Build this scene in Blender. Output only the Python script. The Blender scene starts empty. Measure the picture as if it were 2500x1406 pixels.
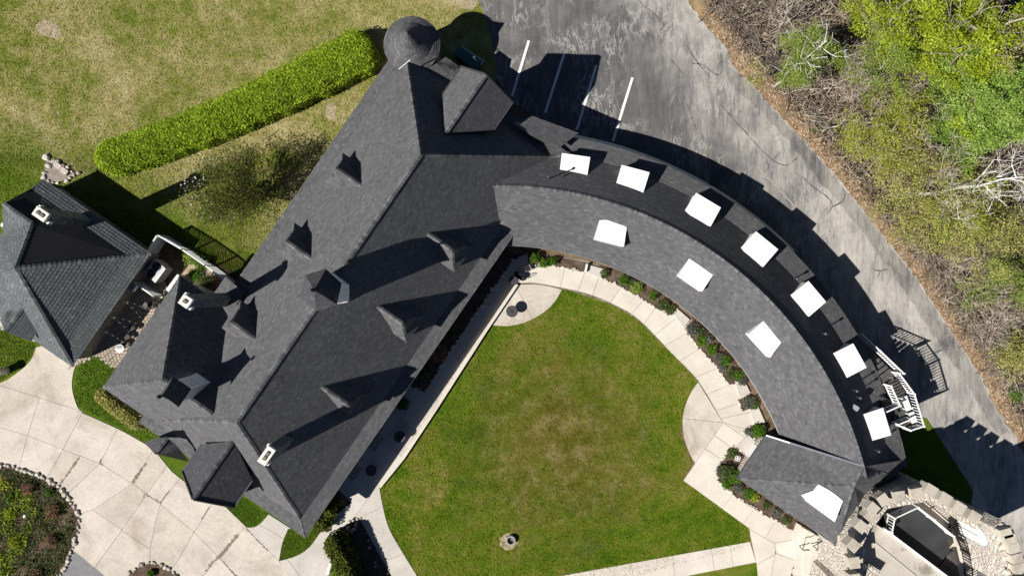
import bpy, bmesh, math, random
import numpy as np
from mathutils import Vector, Matrix, geometry as mgeo

random.seed(7); RNG = np.random.default_rng(7)
sc = bpy.context.scene
COL = sc.collection

# ------------------------------------------------------------------ camera, sky, sun, exposure
CAM_H = 54.0                      # drone height above the ground, metres
F_PX = 1666.67                    # 24 mm lens on a 36 mm sensor, in pixels of the 2500 px photograph
K0 = CAM_H / F_PX                 # metres per photograph pixel on the ground
cam_d = bpy.data.cameras.new('drone_camera'); cam_d.lens = 24; cam_d.sensor_width = 36
cam_d.clip_start = 0.5; cam_d.clip_end = 2000
cam = bpy.data.objects.new('drone_camera', cam_d); COL.objects.link(cam)
cam.location = (0, 0, CAM_H); cam.rotation_euler = (0, 0, 0)
sc.camera = cam

SUN_EL = math.radians(41.0)
SUN_AZ = math.radians(205.0)      # direction TOWARDS the sun, measured from +X counter-clockwise
sun_vec = Vector((math.cos(SUN_AZ)*math.cos(SUN_EL), math.sin(SUN_AZ)*math.cos(SUN_EL), math.sin(SUN_EL)))
world = bpy.data.worlds.new('World'); sc.world = world; world.use_nodes = True
wn = world.node_tree.nodes; wl = world.node_tree.links
sky = wn.new('ShaderNodeTexSky'); sky.sky_type = 'NISHITA'; sky.sun_disc = False
sky.sun_elevation = SUN_EL; sky.sun_rotation = math.pi/2 - SUN_AZ
sky.air_density = 0.4; sky.dust_density = 0.1; sky.ozone_density = 1.0
wl.new(sky.outputs[0], wn['Background'].inputs[0]); wn['Background'].inputs[1].default_value = 0.05
sun_d = bpy.data.lights.new('sun', 'SUN'); sun_d.energy = 5.0; sun_d.angle = math.radians(0.5)
sun_d.color = (1.0, 0.955, 0.89)
sun = bpy.data.objects.new('sun', sun_d); COL.objects.link(sun)
sun.rotation_euler = sun_vec.to_track_quat('Z', 'Y').to_euler(); sun.location = (-60, -30, 80)
sc.view_settings.view_transform = 'Standard'; sc.view_settings.look = 'None'
sc.view_settings.gamma = 1; sc.view_settings.exposure = 0.5; sc.view_settings.use_curve_mapping = False
sc.cycles.max_bounces = 6; sc.cycles.diffuse_bounces = 1; sc.cycles.transparent_max_bounces = 6

# ------------------------------------------------------------------ coordinates
def G(u, v, h=0.0):
    """World point at height h that stands over photograph pixel (u, v)."""
    k = (CAM_H - h) / F_PX
    return Vector(((u-1250)*k, (703-v)*k, h))
NX, NY, TX, TY = 0.8230, 0.5681, -0.5681, 0.8230
def W(n, t, a):
    """House frame: n towards the courtyard, t along the ridge, both in ground pixels; a = height / 54 m."""
    return Vector(((n*NX+t*TX)*K0, -(n*NY+t*TY)*K0, a*CAM_H))
N_DIR = Vector((NX, -NY, 0)); T_DIR = Vector((TX, -TY, 0))

# ------------------------------------------------------------------ mesh helpers
class MB:
    def __init__(s): s.v = []; s.f = []; s.sh = []; s.n = 0
    def add(s, verts, faces, shade=0.5):
        s.v.extend([tuple(p) for p in verts])
        for f in faces:
            s.f.append(tuple(i+s.n for i in f)); s.sh.append(shade)
        s.n += len(verts)
    def quad(s, a, b, c, d, shade=0.5): s.add([a, b, c, d], [(0, 1, 2, 3)], shade)
    def box(s, c, x, y, z, shade=0.5):
        c, x, y, z = Vector(c), Vector(x), Vector(y), Vector(z)   # half vectors
        p = [c+sx*x+sy*y+sz*z for sz in (-1, 1) for sy in (-1, 1) for sx in (-1, 1)]
        s.add(p, [(0, 2, 3, 1), (4, 5, 7, 6), (0, 1, 5, 4), (2, 6, 7, 3), (0, 4, 6, 2), (1, 3, 7, 5)], shade)
    def bar(s, a, b, w, h, shade=0.5):
        """rectangular bar from a to b, width w (horizontal), height h"""
        a, b = Vector(a), Vector(b); d = b-a; L = d.length
        if L < 1e-6: return
        d.normalize(); up = Vector((0, 0, 1))
        x = d.cross(up)
        if x.length < 1e-4: x = Vector((1, 0, 0))
        x.normalize(); z = x.cross(d)
        s.box((a+b)/2, d*L/2, x*w/2, z*h/2, shade)
    def tube(s, pts, radii, seg=6, shade=0.5, cap=True):
        pts = [Vector(p) for p in pts]; rings = []
        base = s.n; V = []
        for i, p in enumerate(pts):
            d = (pts[min(i+1, len(pts)-1)] - pts[max(i-1, 0)])
            d = d.normalized() if d.length > 1e-9 else Vector((0, 0, 1))
            x = d.cross(Vector((0.31, 0.17, 0.94)))
            if x.length < 1e-3: x = d.cross(Vector((1, 0, 0)))
            x.normalize(); y = d.cross(x)
            r = radii[i] if hasattr(radii, '__len__') else radii
            for k in range(seg):
                an = 2*math.pi*k/seg
                V.append(p + x*math.cos(an)*r + y*math.sin(an)*r)
        F = []
        for i in range(len(pts)-1):
            for k in range(seg):
                k2 = (k+1) % seg
                F.append((i*seg+k, i*seg+k2, (i+1)*seg+k2, (i+1)*seg+k))
        if cap:
            F.append(tuple(range(seg-1, -1, -1))); F.append(tuple((len(pts)-1)*seg+k for k in range(seg)))
        s.add(V, F, shade)
    def lathe(s, c, prof, seg=24, shade=0.5):
        c = Vector(c); V = []; F = []
        for r, z in prof:
            for k in range(seg):
                an = 2*math.pi*k/seg; V.append(c+Vector((r*math.cos(an), r*math.sin(an), z)))
        for i in range(len(prof)-1):
            for k in range(seg):
                k2 = (k+1) % seg; F.append((i*seg+k, i*seg+k2, (i+1)*seg+k2, (i+1)*seg+k))
        F.append(tuple((len(prof)-1)*seg+k for k in range(seg)))
        F.append(tuple(range(seg-1, -1, -1)))
        s.add(V, F, shade)
    def prism(s, pts, z0, z1, shade=0.5):
        """pts: xy polygon"""
        A = sum(pts[i][0]*pts[(i+1) % len(pts)][1]-pts[(i+1) % len(pts)][0]*pts[i][1] for i in range(len(pts)))
        if A < 0: pts = pts[::-1]
        n = len(pts)
        V = [(p[0], p[1], z0) for p in pts]+[(p[0], p[1], z1) for p in pts]
        F = [tuple(range(n, 2*n))]
        F += [(i, (i+1) % n, n+(i+1) % n, n+i) for i in range(n)]
        s.add(V, F, shade)
    def blob(s, c, r, jit=0.25, shade=0.5, rng=random, flat=0.7):
        """rough stone: jittered octahedron-ish lump"""
        c = Vector(c); V = []; rings = [(-0.6, 0.75), (0.15, 1.0), (0.75, 0.6)]
        ph = rng.random()*6
        rr = [(1+rng.uniform(-jit, jit)) for _ in range(6)]
        for z, q in rings:
            for k in range(6):
                an = ph+k*math.pi/3
                V.append(c+Vector((math.cos(an)*r*q*rr[k], math.sin(an)*r*q*rr[k]*0.9, z*r*flat)))
        F = []
        for i in range(2):
            for k in range(6):
                F.append((i*6+k, i*6+(k+1) % 6, (i+1)*6+(k+1) % 6, (i+1)*6+k))
        F.append(tuple(12+k for k in range(6)))
        s.add(V, F, shade)
    def mesh(s, name):
        me = bpy.data.meshes.new(name); me.from_pydata(s.v, [], s.f)
        at = me.attributes.new('shade', 'FLOAT', 'FACE'); at.data.foreach_set('value', np.array(s.sh, np.float32))
        me.update(); return me
    def build(s, name, mat, parent=None, smooth=False, **kw):
        me = s.mesh(name); me.materials.append(mat)
        if smooth: me.polygons.foreach_set('use_smooth', np.ones(len(me.polygons), bool))
        return link(name, me, parent, **kw)

def link(name, data, parent=None, **kw):
    o = bpy.data.objects.new(name, data); COL.objects.link(o)
    if parent is not None:
        o.parent = parent; o.matrix_parent_inverse = Matrix.Translation(-parent_loc(parent))
    tag(o, **kw); return o
def parent_loc(p):
    l = Vector(p.location)
    while p.parent: p = p.parent; l = l + 0*l; return Vector(WORLD_AT.get(p.name, p.location)) if False else l
    return l
def tag(o, label=None, cat=None, group=None, kind=None):
    if label: o['label'] = label
    if cat: o['category'] = cat
    if group: o['group'] = group
    if kind: o['kind'] = kind
def thing(name, label, cat, loc=(0, 0, 0), group=None):
    o = bpy.data.objects.new(name, None); COL.objects.link(o); o.location = loc
    o.empty_display_size = 0.3; tag(o, label, cat, group); return o
def quads_mesh(name, P, mat, parent=None, shade=None, **kw):
    """P: (N,4,3) array of quads -> one mesh, fast"""
    n = len(P); me = bpy.data.meshes.new(name)
    me.vertices.add(4*n); me.vertices.foreach_set('co', P.reshape(-1).astype(np.float32))
    me.loops.add(4*n); me.loops.foreach_set('vertex_index', np.arange(4*n, dtype=np.int32))
    me.polygons.add(n); me.polygons.foreach_set('loop_start', np.arange(0, 4*n, 4, dtype=np.int32))
    me.update(calc_edges=True)
    at = me.attributes.new('shade', 'FLOAT', 'FACE')
    at.data.foreach_set('value', (RNG.random(n) if shade is None else shade).astype(np.float32))
    me.materials.append(mat); return link(name, me, parent, **kw)
def leaf_quads(C, size, rng=RNG, up=0.4, aspect=0.7):
    """random leaf-sized quads at centres C (N,3)"""
    n = len(C); C = np.asarray(C, float)
    nrm = rng.normal(size=(n, 3)); nrm[:, 2] = np.abs(nrm[:, 2])+up
    nrm /= np.linalg.norm(nrm, axis=1)[:, None]
    r = rng.normal(size=(n, 3)); x = np.cross(nrm, r); x /= np.linalg.norm(x, axis=1)[:, None]
    y = np.cross(nrm, x); s = (size*rng.uniform(0.45, 1.6, n))[:, None]
    x = x*s*0.5; y = y*s*0.5*aspect
    return np.stack([C-x, C-y*1.0-x*0.1, C+x, C+y*1.0+x*0.1], 1)

# ------------------------------------------------------------------ materials
def mat_new(name):
    m = bpy.data.materials.new(name); m.use_nodes = True
    nt = m.node_tree; return m, nt, nt.nodes['Principled BSDF']
class NT:
    def __init__(s, nt): s.nt = nt; s.n = nt.nodes; s.l = nt.links; s.co = None
    def coord(s):
        if s.co is None: s.co = s.n.new('ShaderNodeNewGeometry').outputs['Position']
        return s.co
    def noise(s, scale, detail=4, rough=0.55, dist=0, vec=None, stretch=None, rot=0):
        v = vec or s.coord()
        if stretch:
            mp = s.n.new('ShaderNodeMapping'); mp.inputs['Rotation'].default_value = (0, 0, rot)
            mp.inputs['Scale'].default_value = stretch
            mp.vector_type = 'TEXTURE' if False else 'POINT'
            s.l.new(v, mp.inputs[0]); v = mp.outputs[0]
        n = s.n.new('ShaderNodeTexNoise'); n.inputs['Scale'].default_value = scale
        n.inputs['Detail'].default_value = detail; n.inputs['Roughness'].default_value = rough
        n.inputs['Distortion'].default_value = dist
        s.l.new(v, n.inputs['Vector']); return n.outputs['Fac']
    def vor(s, scale, feature='F1', out='Distance', rnd=1.0):
        n = s.n.new('ShaderNodeTexVoronoi'); n.feature = feature; n.inputs['Scale'].default_value = scale
        n.inputs['Randomness'].default_value = rnd
        s.l.new(s.coord(), n.inputs['Vector']); return n.outputs[out]
    def ramp(s, fac, stops):
        r = s.n.new('ShaderNodeValToRGB'); e = r.color_ramp.elements
        while len(e) < len(stops): e.new(0.5)
        for i, (p, c) in enumerate(stops):
            e[i].position = p
            if not hasattr(c, '__len__'): c = (c, c, c)
            e[i].color = (*c[:3], 1)
        s.l.new(fac, r.inputs[0]); return r.outputs[0]
    def mix(s, fac, a, b, mode='MIX'):
        m = s.n.new('ShaderNodeMix'); m.data_type = 'RGBA'; m.blend_type = mode
        for key, val in ((0, fac), (6, a), (7, b)):
            if isinstance(val, (int, float)): m.inputs[key].default_value = val
            elif isinstance(val, tuple): m.inputs[key].default_value = (*val[:3], 1)
            else: s.l.new(val, m.inputs[key])
        return m.outputs[2]
    def attr(s, name='shade'):
        a = s.n.new('ShaderNodeAttribute'); a.attribute_name = name; return a.outputs['Fac']
    def bump(s, h, strength=0.4, dist=0.03):
        b = s.n.new('ShaderNodeBump'); b.inputs['Strength'].default_value = strength
        b.inputs['Distance'].default_value = dist; s.l.new(h, b.inputs['Height']); return b.outputs[0]

def M_simple(name, col, rough=0.6, metal=0.0, var=0.12, scale=3.0, spec=0.3):
    m, nt, p = mat_new(name); t = NT(nt)
    f = t.noise(scale, 5)
    c = t.ramp(f, [(0.3, tuple(x*(1-var) for x in col)), (0.7, tuple(min(1, x*(1+var)) for x in col))])
    t.l.new(c, p.inputs['Base Color']); p.inputs['Roughness'].default_value = rough
    p.inputs['Metallic'].default_value = metal; p.inputs['Specular IOR Level'].default_value = spec
    return m
def M_shingle(name, dark, light, warm):
    m, nt, p = mat_new(name); t = NT(nt)
    c = t.ramp(t.attr(), [(0.0, dark), (0.55, tuple((a+b)/2 for a, b in zip(dark, light))), (0.85, light), (1.0, warm)])
    big = t.ramp(t.noise(0.35, 5), [(0.3, 0.93), (0.7, 1.06)])
    fine = t.ramp(t.noise(45, 3, 0.7), [(0.25, 0.92), (0.75, 1.08)])
    streak = t.ramp(t.noise(0.9, 5), [(0.35, 0.97), (0.7, 1.04)])
    c = t.mix(1.0, c, big, 'MULTIPLY'); c = t.mix(1.0, c, fine, 'MULTIPLY'); c = t.mix(1.0, c, streak, 'MULTIPLY')
    t.l.new(c, p.inputs['Base Color']); p.inputs['Roughness'].default_value = 0.9
    p.inputs['Specular IOR Level'].default_value = 0.15
    t.l.new(t.bump(t.noise(60, 3), 0.35, 0.01), p.inputs['Normal']); return m
def M_grass(name, stops, fine_c, patch=0.10, clump=1.2, worn=None):
    m, nt, p = mat_new(name); t = NT(nt)
    a = t.noise(patch, 6, 0.62, 0.6); b = t.noise(clump, 6, 0.68); c3 = t.noise(9.0, 5, 0.75)
    mixv = t.mix(0.45, a, b); mixv = t.mix(0.26, mixv, c3)
    col = t.ramp(mixv, stops)
    col = t.mix(1.0, col, t.ramp(t.noise(24, 4, 0.8), [(0.25, fine_c[0]), (0.75, fine_c[1])]), 'MULTIPLY')
    sh = t.ramp(t.attr(), [(0.0, 0.78), (1.0, 1.22)])
    col = t.mix(1.0, col, sh, 'MULTIPLY')
    t.l.new(col, p.inputs['Base Color']); p.inputs['Roughness'].default_value = 0.95
    p.inputs['Specular IOR Level'].default_value = 0.05
    t.l.new(t.bump(t.noise(16, 4, 0.8), 0.7, 0.06), p.inputs['Normal']); return m
def M_back_lawn():
    m, nt, p = mat_new('back lawn grass'); t = NT(nt)
    def col(stops, patch):
        v = t.mix(0.45, t.noise(patch, 6, 0.62, 0.6), t.noise(1.0, 6, 0.7)); v = t.mix(0.28, v, t.noise(9, 5, 0.75)); return t.ramp(v, stops)
    dry = col([(0.38, (0.085, 0.140, 0.010)), (0.45, (0.170, 0.195, 0.034)), (0.51, (0.285, 0.262, 0.095)), (0.58, (0.41, 0.355, 0.17)), (0.67, (0.53, 0.46, 0.28))], 0.13)
    lush = col([(0.34, (0.035, 0.080, 0.006)), (0.46, (0.080, 0.130, 0.010)), (0.54, (0.125, 0.160, 0.018)), (0.62, (0.21, 0.20, 0.06)), (0.70, (0.30, 0.26, 0.11))], 0.2)
    # the watered side near the buildings is green, the open field is dry; the border wanders
    sp = t.n.new('ShaderNodeSeparateXYZ'); t.l.new(t.coord(), sp.inputs[0])
    def mth(op, a, b):
        n = t.n.new('ShaderNodeMath'); n.operation = op
        for k, v in enumerate((a, b)):
            if isinstance(v, (int, float)): n.inputs[k].default_value = v
            else: t.l.new(v, n.inputs[k])
        return n.outputs[0]
    lin = mth('SUBTRACT', mth('MULTIPLY', sp.outputs[0], -0.36), sp.outputs[1])     # grows towards the lower left
    nz = mth('MULTIPLY', mth('SUBTRACT', t.noise(0.16, 5, 0.65, 0.6), 0.5), 9.0)
    mk = t.ramp(mth('MULTIPLY', mth('ADD', mth('ADD', lin, nz), 0.6), 0.16), [(0.0, 0.0), (1.0, 1.0)])
    c = t.mix(mk, dry, lush)
    c = t.mix(1.0, c, t.ramp(t.noise(24, 4, 0.8), [(0.25, 0.70), (0.75, 1.22)]), 'MULTIPLY')
    c = t.mix(1.0, c, t.ramp(t.attr(), [(0.0, 0.78), (1.0, 1.22)]), 'MULTIPLY')
    t.l.new(c, p.inputs['Base Color']); p.inputs['Roughness'].default_value = 0.95; p.inputs['Specular IOR Level'].default_value = 0.05
    t.l.new(t.bump(t.noise(16, 4, 0.8), 0.7, 0.06), p.inputs['Normal']); return m
def M_concrete(name, col, speck=0.25, stain=(0.30, 0.25, 0.19), stain_amt=0.5, bs=14):
    m, nt, p = mat_new(name); t = NT(nt)
    base = t.ramp(t.attr(), [(0.0, tuple(x*k for x, k in zip(col, (0.93, 0.92, 0.90)))), (1.0, tuple(x*1.07 for x in col))])
    base = t.mix(1.0, base, t.ramp(t.noise(0.5, 6, 0.62), [(0.3, 0.86), (0.7, 1.07)]), 'MULTIPLY')
    base = t.mix(1.0, base, t.ramp(t.noise(bs, 4, 0.75), [(0.2, 1-speck), (0.62, 1.05)]), 'MULTIPLY')
    st = t.ramp(t.noise(0.30, 8, 0.68, 1.0), [(0.50, 0.0), (0.70, 1.0)])
    st2 = t.ramp(t.noise(4.5, 7, 0.75), [(0.60, 0.0), (0.70, 1.0)])
    base = t.mix(t.mix(stain_amt, (0, 0, 0), st), base, stain)
    base = t.mix(t.mix(stain_amt*0.8, (0, 0, 0), st2), base, tuple(x*0.6 for x in stain))
    t.l.new(base, p.inputs['Base Color']); p.inputs['Roughness'].default_value = 0.85
    p.inputs['Specular IOR Level'].default_value = 0.2
    t.l.new(t.bump(t.noise(20, 4), 0.25, 0.01), p.inputs['Normal']); return m
def M_leaf(name, cols, trans=0.35):
    m, nt, p = mat_new(name); t = NT(nt)
    c = t.ramp(t.attr(), [(i/(len(cols)-1), x) for i, x in enumerate(cols)])
    c = t.mix(1.0, c, t.ramp(t.noise(0.9, 4), [(0.3, 0.75), (0.7, 1.2)]), 'MULTIPLY')
    t.l.new(c, p.inputs['Base Color']); p.inputs['Roughness'].default_value = 0.7
    p.inputs['Specular IOR Level'].default_value = 0.12
    tr = t.n.new('ShaderNodeBsdfTranslucent'); t.l.new(c, tr.inputs[0])
    ms = t.n.new('ShaderNodeMixShader'); ms.inputs[0].default_value = trans
    t.l.new(p.outputs[0], ms.inputs[1]); t.l.new(tr.outputs[0], ms.inputs[2])
    t.l.new(ms.outputs[0], nt.nodes['Material Output'].inputs[0]); return m
def M_stone(name, cols, scale=2.2, mortar=(0.30, 0.27, 0.23), stretch=None):
    m, nt, p = mat_new(name); t = NT(nt)
    cell = t.n.new('ShaderNodeTexVoronoi'); cell.inputs['Scale'].default_value = scale
    ed = t.n.new('ShaderNodeTexVoronoi'); ed.feature = 'DISTANCE_TO_EDGE'; ed.inputs['Scale'].default_value = scale
    t.l.new(t.coord(), cell.inputs[0]); t.l.new(t.coord(), ed.inputs[0])
    sep = t.n.new('ShaderNodeSeparateColor'); t.l.new(cell.outputs['Color'], sep.inputs[0])
    c = t.ramp(sep.outputs[0], [(i/(len(cols)-1), x) for i, x in enumerate(cols)])
    c = t.mix(1.0, c, t.ramp(t.noise(4, 8, 0.75, 0.6), [(0.3, 0.55), (0.6, 1.08)]), 'MULTIPLY')
    jm = t.ramp(ed.outputs['Distance'], [(0.0, 0.30), (0.06, 0.0)])
    c = t.mix(jm, c, mortar)
    t.l.new(c, p.inputs['Base Color']); p.inputs['Roughness'].default_value = 0.9
    hh = t.ramp(ed.outputs['Distance'], [(0.0, 0.0), (0.18, 1.0)])
    t.l.new(t.bump(hh, 0.9, 0.06), p.inputs['Normal']); return m
def M_road(name='bleached asphalt', dark=1.0):
    m, nt, p = mat_new(name); t = NT(nt)
    rot = math.radians(58)
    long1 = t.noise(1.0, 7, 0.68, 0.8, stretch=(0.55, 0.10, 0.4), rot=rot)
    long2 = t.noise(1.0, 7, 0.75, 0.6, stretch=(3.0, 0.7, 1), rot=rot)
    patch = t.noise(0.13, 6, 0.65, 1.0)
    v = t.mix(0.5, long1, long2); v = t.mix(0.36, v, patch)
    d = dark
    if dark == 1.0:
        sp = t.n.new('ShaderNodeSeparateXYZ'); t.l.new(t.coord(), sp.inputs[0])
        m1 = t.n.new('ShaderNodeMath'); m1.operation = 'MULTIPLY_ADD'; t.l.new(sp.outputs[1], m1.inputs[0]); m1.inputs[1].default_value = 0.60; t.l.new(sp.outputs[0], m1.inputs[2])
        m2 = t.n.new('ShaderNodeMath'); m2.operation = 'MULTIPLY_ADD'; t.l.new(t.noise(0.25, 5, 0.65, 0.7), m2.inputs[0]); m2.inputs[1].default_value = 9.0; t.l.new(m1.outputs[0], m2.inputs[2])
        m3 = t.n.new('ShaderNodeMath'); m3.operation = 'MULTIPLY_ADD'; t.l.new(m2.outputs[0], m3.inputs[0]); m3.inputs[1].default_value = 1/9.0; m3.inputs[2].default_value = -24.5/9.0
        wear = t.ramp(m3.outputs[0], [(0.0, 0.0), (1.0, 1.0)])
    c = t.ramp(v, [(0.38, (0.10*d, 0.10*d, 0.104*d)), (0.45, (0.22*d, 0.213*d, 0.208*d)), (0.52, (0.37*d, 0.35*d, 0.325*d)), (0.61, (0.54*d, 0.51*d, 0.465*d))])
    if dark == 1.0:
        c2 = t.ramp(v, [(0.38, (0.070, 0.070, 0.074)), (0.47, (0.105, 0.104, 0.106)), (0.55, (0.150, 0.146, 0.143)), (0.66, (0.26, 0.245, 0.23))])
        c = t.mix(wear, c2, c)
        # thin pale marbling where the surface has worn through
        mv = t.noise(1.0, 10, 0.76, 0.5, stretch=(0.75, 0.28, 1), rot=rot); ab = t.n.new('ShaderNodeMath'); ab.operation = 'SUBTRACT'; t.l.new(mv, ab.inputs[0]); ab.inputs[1].default_value = 0.52
        a2 = t.n.new('ShaderNodeMath'); a2.operation = 'ABSOLUTE'; t.l.new(ab.outputs[0], a2.inputs[0])
        vein = t.ramp(a2.outputs[0], [(0.0, 0.75), (0.03, 0.0)])
        gate = t.ramp(t.noise(0.22, 4, 0.6), [(0.45, 0.0), (0.58, 1.0)])
        vein = t.mix(1.0, vein, gate, 'MULTIPLY')
        c = t.mix(vein, c, (0.50, 0.47, 0.445))
    c = t.mix(1.0, c, t.ramp(t.noise(22, 5, 0.85), [(0.25, 0.70), (0.75, 1.28)]), 'MULTIPLY')
    t.l.new(c, p.inputs['Base Color']); p.inputs['Roughness'].default_value = 0.95
    p.inputs['Specular IOR Level'].default_value = 0.1
    t.l.new(t.bump(t.noise(35, 3), 0.4, 0.01), p.inputs['Normal']); return m
def M_patch(name, stops, scale, detail=6, bumpd=0.03):
    m, nt, p = mat_new(name); t = NT(nt)
    v = t.mix(0.45, t.noise(scale, detail, 0.68), t.noise(scale*9, 5, 0.75))
    c = t.ramp(v, stops)
    c = t.mix(1.0, c, t.ramp(t.attr(), [(0, 0.75), (1, 1.25)]), 'MULTIPLY')
    t.l.new(c, p.inputs['Base Color']); p.inputs['Roughness'].default_value = 0.95
    p.inputs['Specular IOR Level'].default_value = 0.05
    t.l.new(t.bump(t.noise(scale*12, 4, 0.8), 0.8, bumpd), p.inputs['Normal']); return m

MT = {}
MT['shingle'] = M_shingle('charcoal shingle', (0.066, 0.067, 0.071), (0.136, 0.137, 0.143), (0.145, 0.144, 0.146))
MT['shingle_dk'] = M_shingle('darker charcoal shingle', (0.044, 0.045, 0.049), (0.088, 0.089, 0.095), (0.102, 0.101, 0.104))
MT['slate'] = M_shingle('grey green slate', (0.078, 0.089, 0.094), (0.142, 0.156, 0.160), (0.165, 0.178, 0.180))
MT['underlay'] = M_simple('roof underlay', (0.028, 0.028, 0.030), 0.95)
MT['flash'] = M_simple('grey flashing', (0.13, 0.14, 0.165), 0.45, 0.6)
MT['cap'] = M_simple('chalky cap', (0.66, 0.64, 0.60), 0.7, 0, 0.15, 5)
MT['fascia_dk'] = M_simple('dark fascia', (0.05, 0.05, 0.055), 0.6)
MT['white'] = M_simple('white paint', (0.80, 0.80, 0.79), 0.5, 0, 0.04)
MT['membrane'] = M_simple('white roof membrane', (0.88, 0.88, 0.87), 0.6, 0, 0.02, 1.2)
MT['stone'] = M_stone('pale rubble stone', [(0.60, 0.54, 0.465), (0.47, 0.415, 0.35), (0.67, 0.62, 0.54), (0.54, 0.475, 0.405), (0.69, 0.65, 0.58)], 3.6, (0.36, 0.32, 0.27))
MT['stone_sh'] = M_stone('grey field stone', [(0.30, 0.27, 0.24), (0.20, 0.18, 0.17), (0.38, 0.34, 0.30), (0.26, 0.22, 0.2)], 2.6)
MT['capstone'] = M_concrete('weathered cap stone', (0.52, 0.475, 0.40), 0.35, (0.16, 0.14, 0.12), 0.55, 9)
MT['chimney'] = M_stone('dark slate clad chimney', [(0.17, 0.19, 0.20), (0.12, 0.135, 0.15), (0.23, 0.25, 0.265)], 3.0, (0.07, 0.075, 0.08))
MT['drive'] = M_concrete('exposed aggregate concrete', (0.60, 0.548, 0.478), 0.34, (0.30, 0.245, 0.19), 0.62, 9)
MT['walk'] = M_concrete('smooth concrete', (0.62, 0.575, 0.505), 0.10, (0.46, 0.40, 0.32), 0.30, 8)
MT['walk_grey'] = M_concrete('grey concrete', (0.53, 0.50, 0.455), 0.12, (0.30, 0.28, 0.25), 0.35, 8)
MT['terrace'] = M_concrete('stained terrace concrete', (0.50, 0.465, 0.405), 0.16, (0.11, 0.085, 0.06), 0.75, 7)
MT['slab_dark'] = M_simple('charcoal floor', (0.035, 0.036, 0.038), 0.75, 0, 0.25, 0.7)
MT['joint'] = M_patch('joint dirt', [(0.3, (0.10, 0.085, 0.065)), (0.7, (0.36, 0.32, 0.26))], 1.2)
MT['road'] = M_road(); MT['road_new'] = M_road('newer asphalt edge', 0.74)
MT['tar'] = M_simple('tar seam', (0.13, 0.125, 0.125), 0.7, 0, 0.45, 2.5)
MT['paint_line'] = M_simple('white line paint', (0.74, 0.74, 0.72), 0.8, 0, 0.12, 6)
MT['paint_faded'] = M_simple('faded line paint', (0.30, 0.285, 0.265), 0.8, 0, 0.2, 6)
MT['lawn'] = M_grass('courtyard grass', [(0.37, (0.030, 0.078, 0.003)), (0.44, (0.064, 0.122, 0.006)), (0.50, (0.108, 0.155, 0.011)), (0.56, (0.162, 0.168, 0.028)), (0.64, (0.26, 0.22, 0.085))], (0.50, 1.38), 0.17, 1.0)
def worn_centre(m, cx, cy, rad, cols=None, jit=16.0, amt=0.6, ns=0.22):
    """foot traffic has browned the middle of the courtyard: a wandering worn area in the grass colour"""
    nt = m.node_tree; t = NT(nt); p = nt.nodes['Principled BSDF']; src = p.inputs['Base Color'].links[0].from_socket
    d = t.n.new('ShaderNodeVectorMath'); d.operation = 'DISTANCE'; t.l.new(t.coord(), d.inputs[0]); d.inputs[1].default_value = (cx, cy, 0)
    n = t.n.new('ShaderNodeMath'); n.operation = 'MULTIPLY_ADD'; t.l.new(t.noise(ns, 6, 0.68, 0.8), n.inputs[0]); n.inputs[1].default_value = jit; t.l.new(d.outputs['Value'], n.inputs[2])
    q = t.n.new('ShaderNodeMath'); q.operation = 'DIVIDE'; t.l.new(n.outputs[0], q.inputs[0]); q.inputs[1].default_value = rad+jit/2
    f = t.ramp(q.outputs[0], [(0.55, amt), (1.0, 0.0)])
    br = t.ramp(t.noise(0.8, 6, 0.7), cols or [(0.35, (0.085, 0.075, 0.012)), (0.5, (0.155, 0.120, 0.030)), (0.66, (0.235, 0.190, 0.080))])
    br = t.mix(1.0, br, t.ramp(t.noise(24, 4, 0.8), [(0.25, 0.6), (0.75, 1.3)]), 'MULTIPLY')
    t.l.new(t.mix(f, src, br), p.inputs['Base Color'])
soot = [(0.35, (0.07, 0.055, 0.042)), (0.5, (0.16, 0.13, 0.10)), (0.66, (0.34, 0.30, 0.25))]
for su, sv_, sr in ((2262, 1386, 0.75), (2130, 1288, 0.5), (2205, 1340, 0.25)):
    q_ = G(su, sv_, 4.5); d_ = MT['terrace']
    # the marks lie on the terrace top, so measure from that height
    worn_centre(d_, q_.x, q_.y, sr, soot, 1.6, 0.9, 1.4)
for n_ in MT['terrace'].node_tree.nodes:
    if n_.type == 'VECT_MATH' and n_.operation == 'DISTANCE': n_.inputs[1].default_value[2] = 4.5
wc = G(1370, 1080); worn_centre(MT['lawn'], wc.x, wc.y, 10.0, [(0.35, (0.085, 0.085, 0.010)), (0.5, (0.150, 0.125, 0.028)), (0.64, (0.26, 0.205, 0.095))], 18.0, 0.85, 0.30)
MT['lawn_dry'] = M_grass('dry back lawn', [(0.36, (0.12, 0.150, 0.025)), (0.44, (0.24, 0.235, 0.065)), (0.51, (0.36, 0.315, 0.125)), (0.59, (0.46, 0.385, 0.20)), (0.68, (0.56, 0.47, 0.30))], (0.62, 1.28), 0.10, 1.0)
MT['lawn_back'] = M_back_lawn()
MT['lawn_lush'] = M_grass('lush green grass', [(0.34, (0.030, 0.072, 0.006)), (0.46, (0.065, 0.120, 0.010)), (0.56, (0.100, 0.150, 0.014)), (0.68, (0.150, 0.165, 0.036))], (0.72, 1.22), 0.22, 1.5)
MT['verge'] = M_patch('leafy verge', [(0.34, (0.115, 0.115, 0.030)), (0.44, (0.24, 0.185, 0.085)), (0.54, (0.36, 0.26, 0.15)), (0.66, (0.48, 0.37, 0.24))], 0.9)
MT['wood_floor'] = M_patch('woodland floor', [(0.34, (0.055, 0.036, 0.022)), (0.46, (0.13, 0.088, 0.056)), (0.56, (0.20, 0.15, 0.098)), (0.68, (0.30, 0.24, 0.17))], 0.5)
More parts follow.
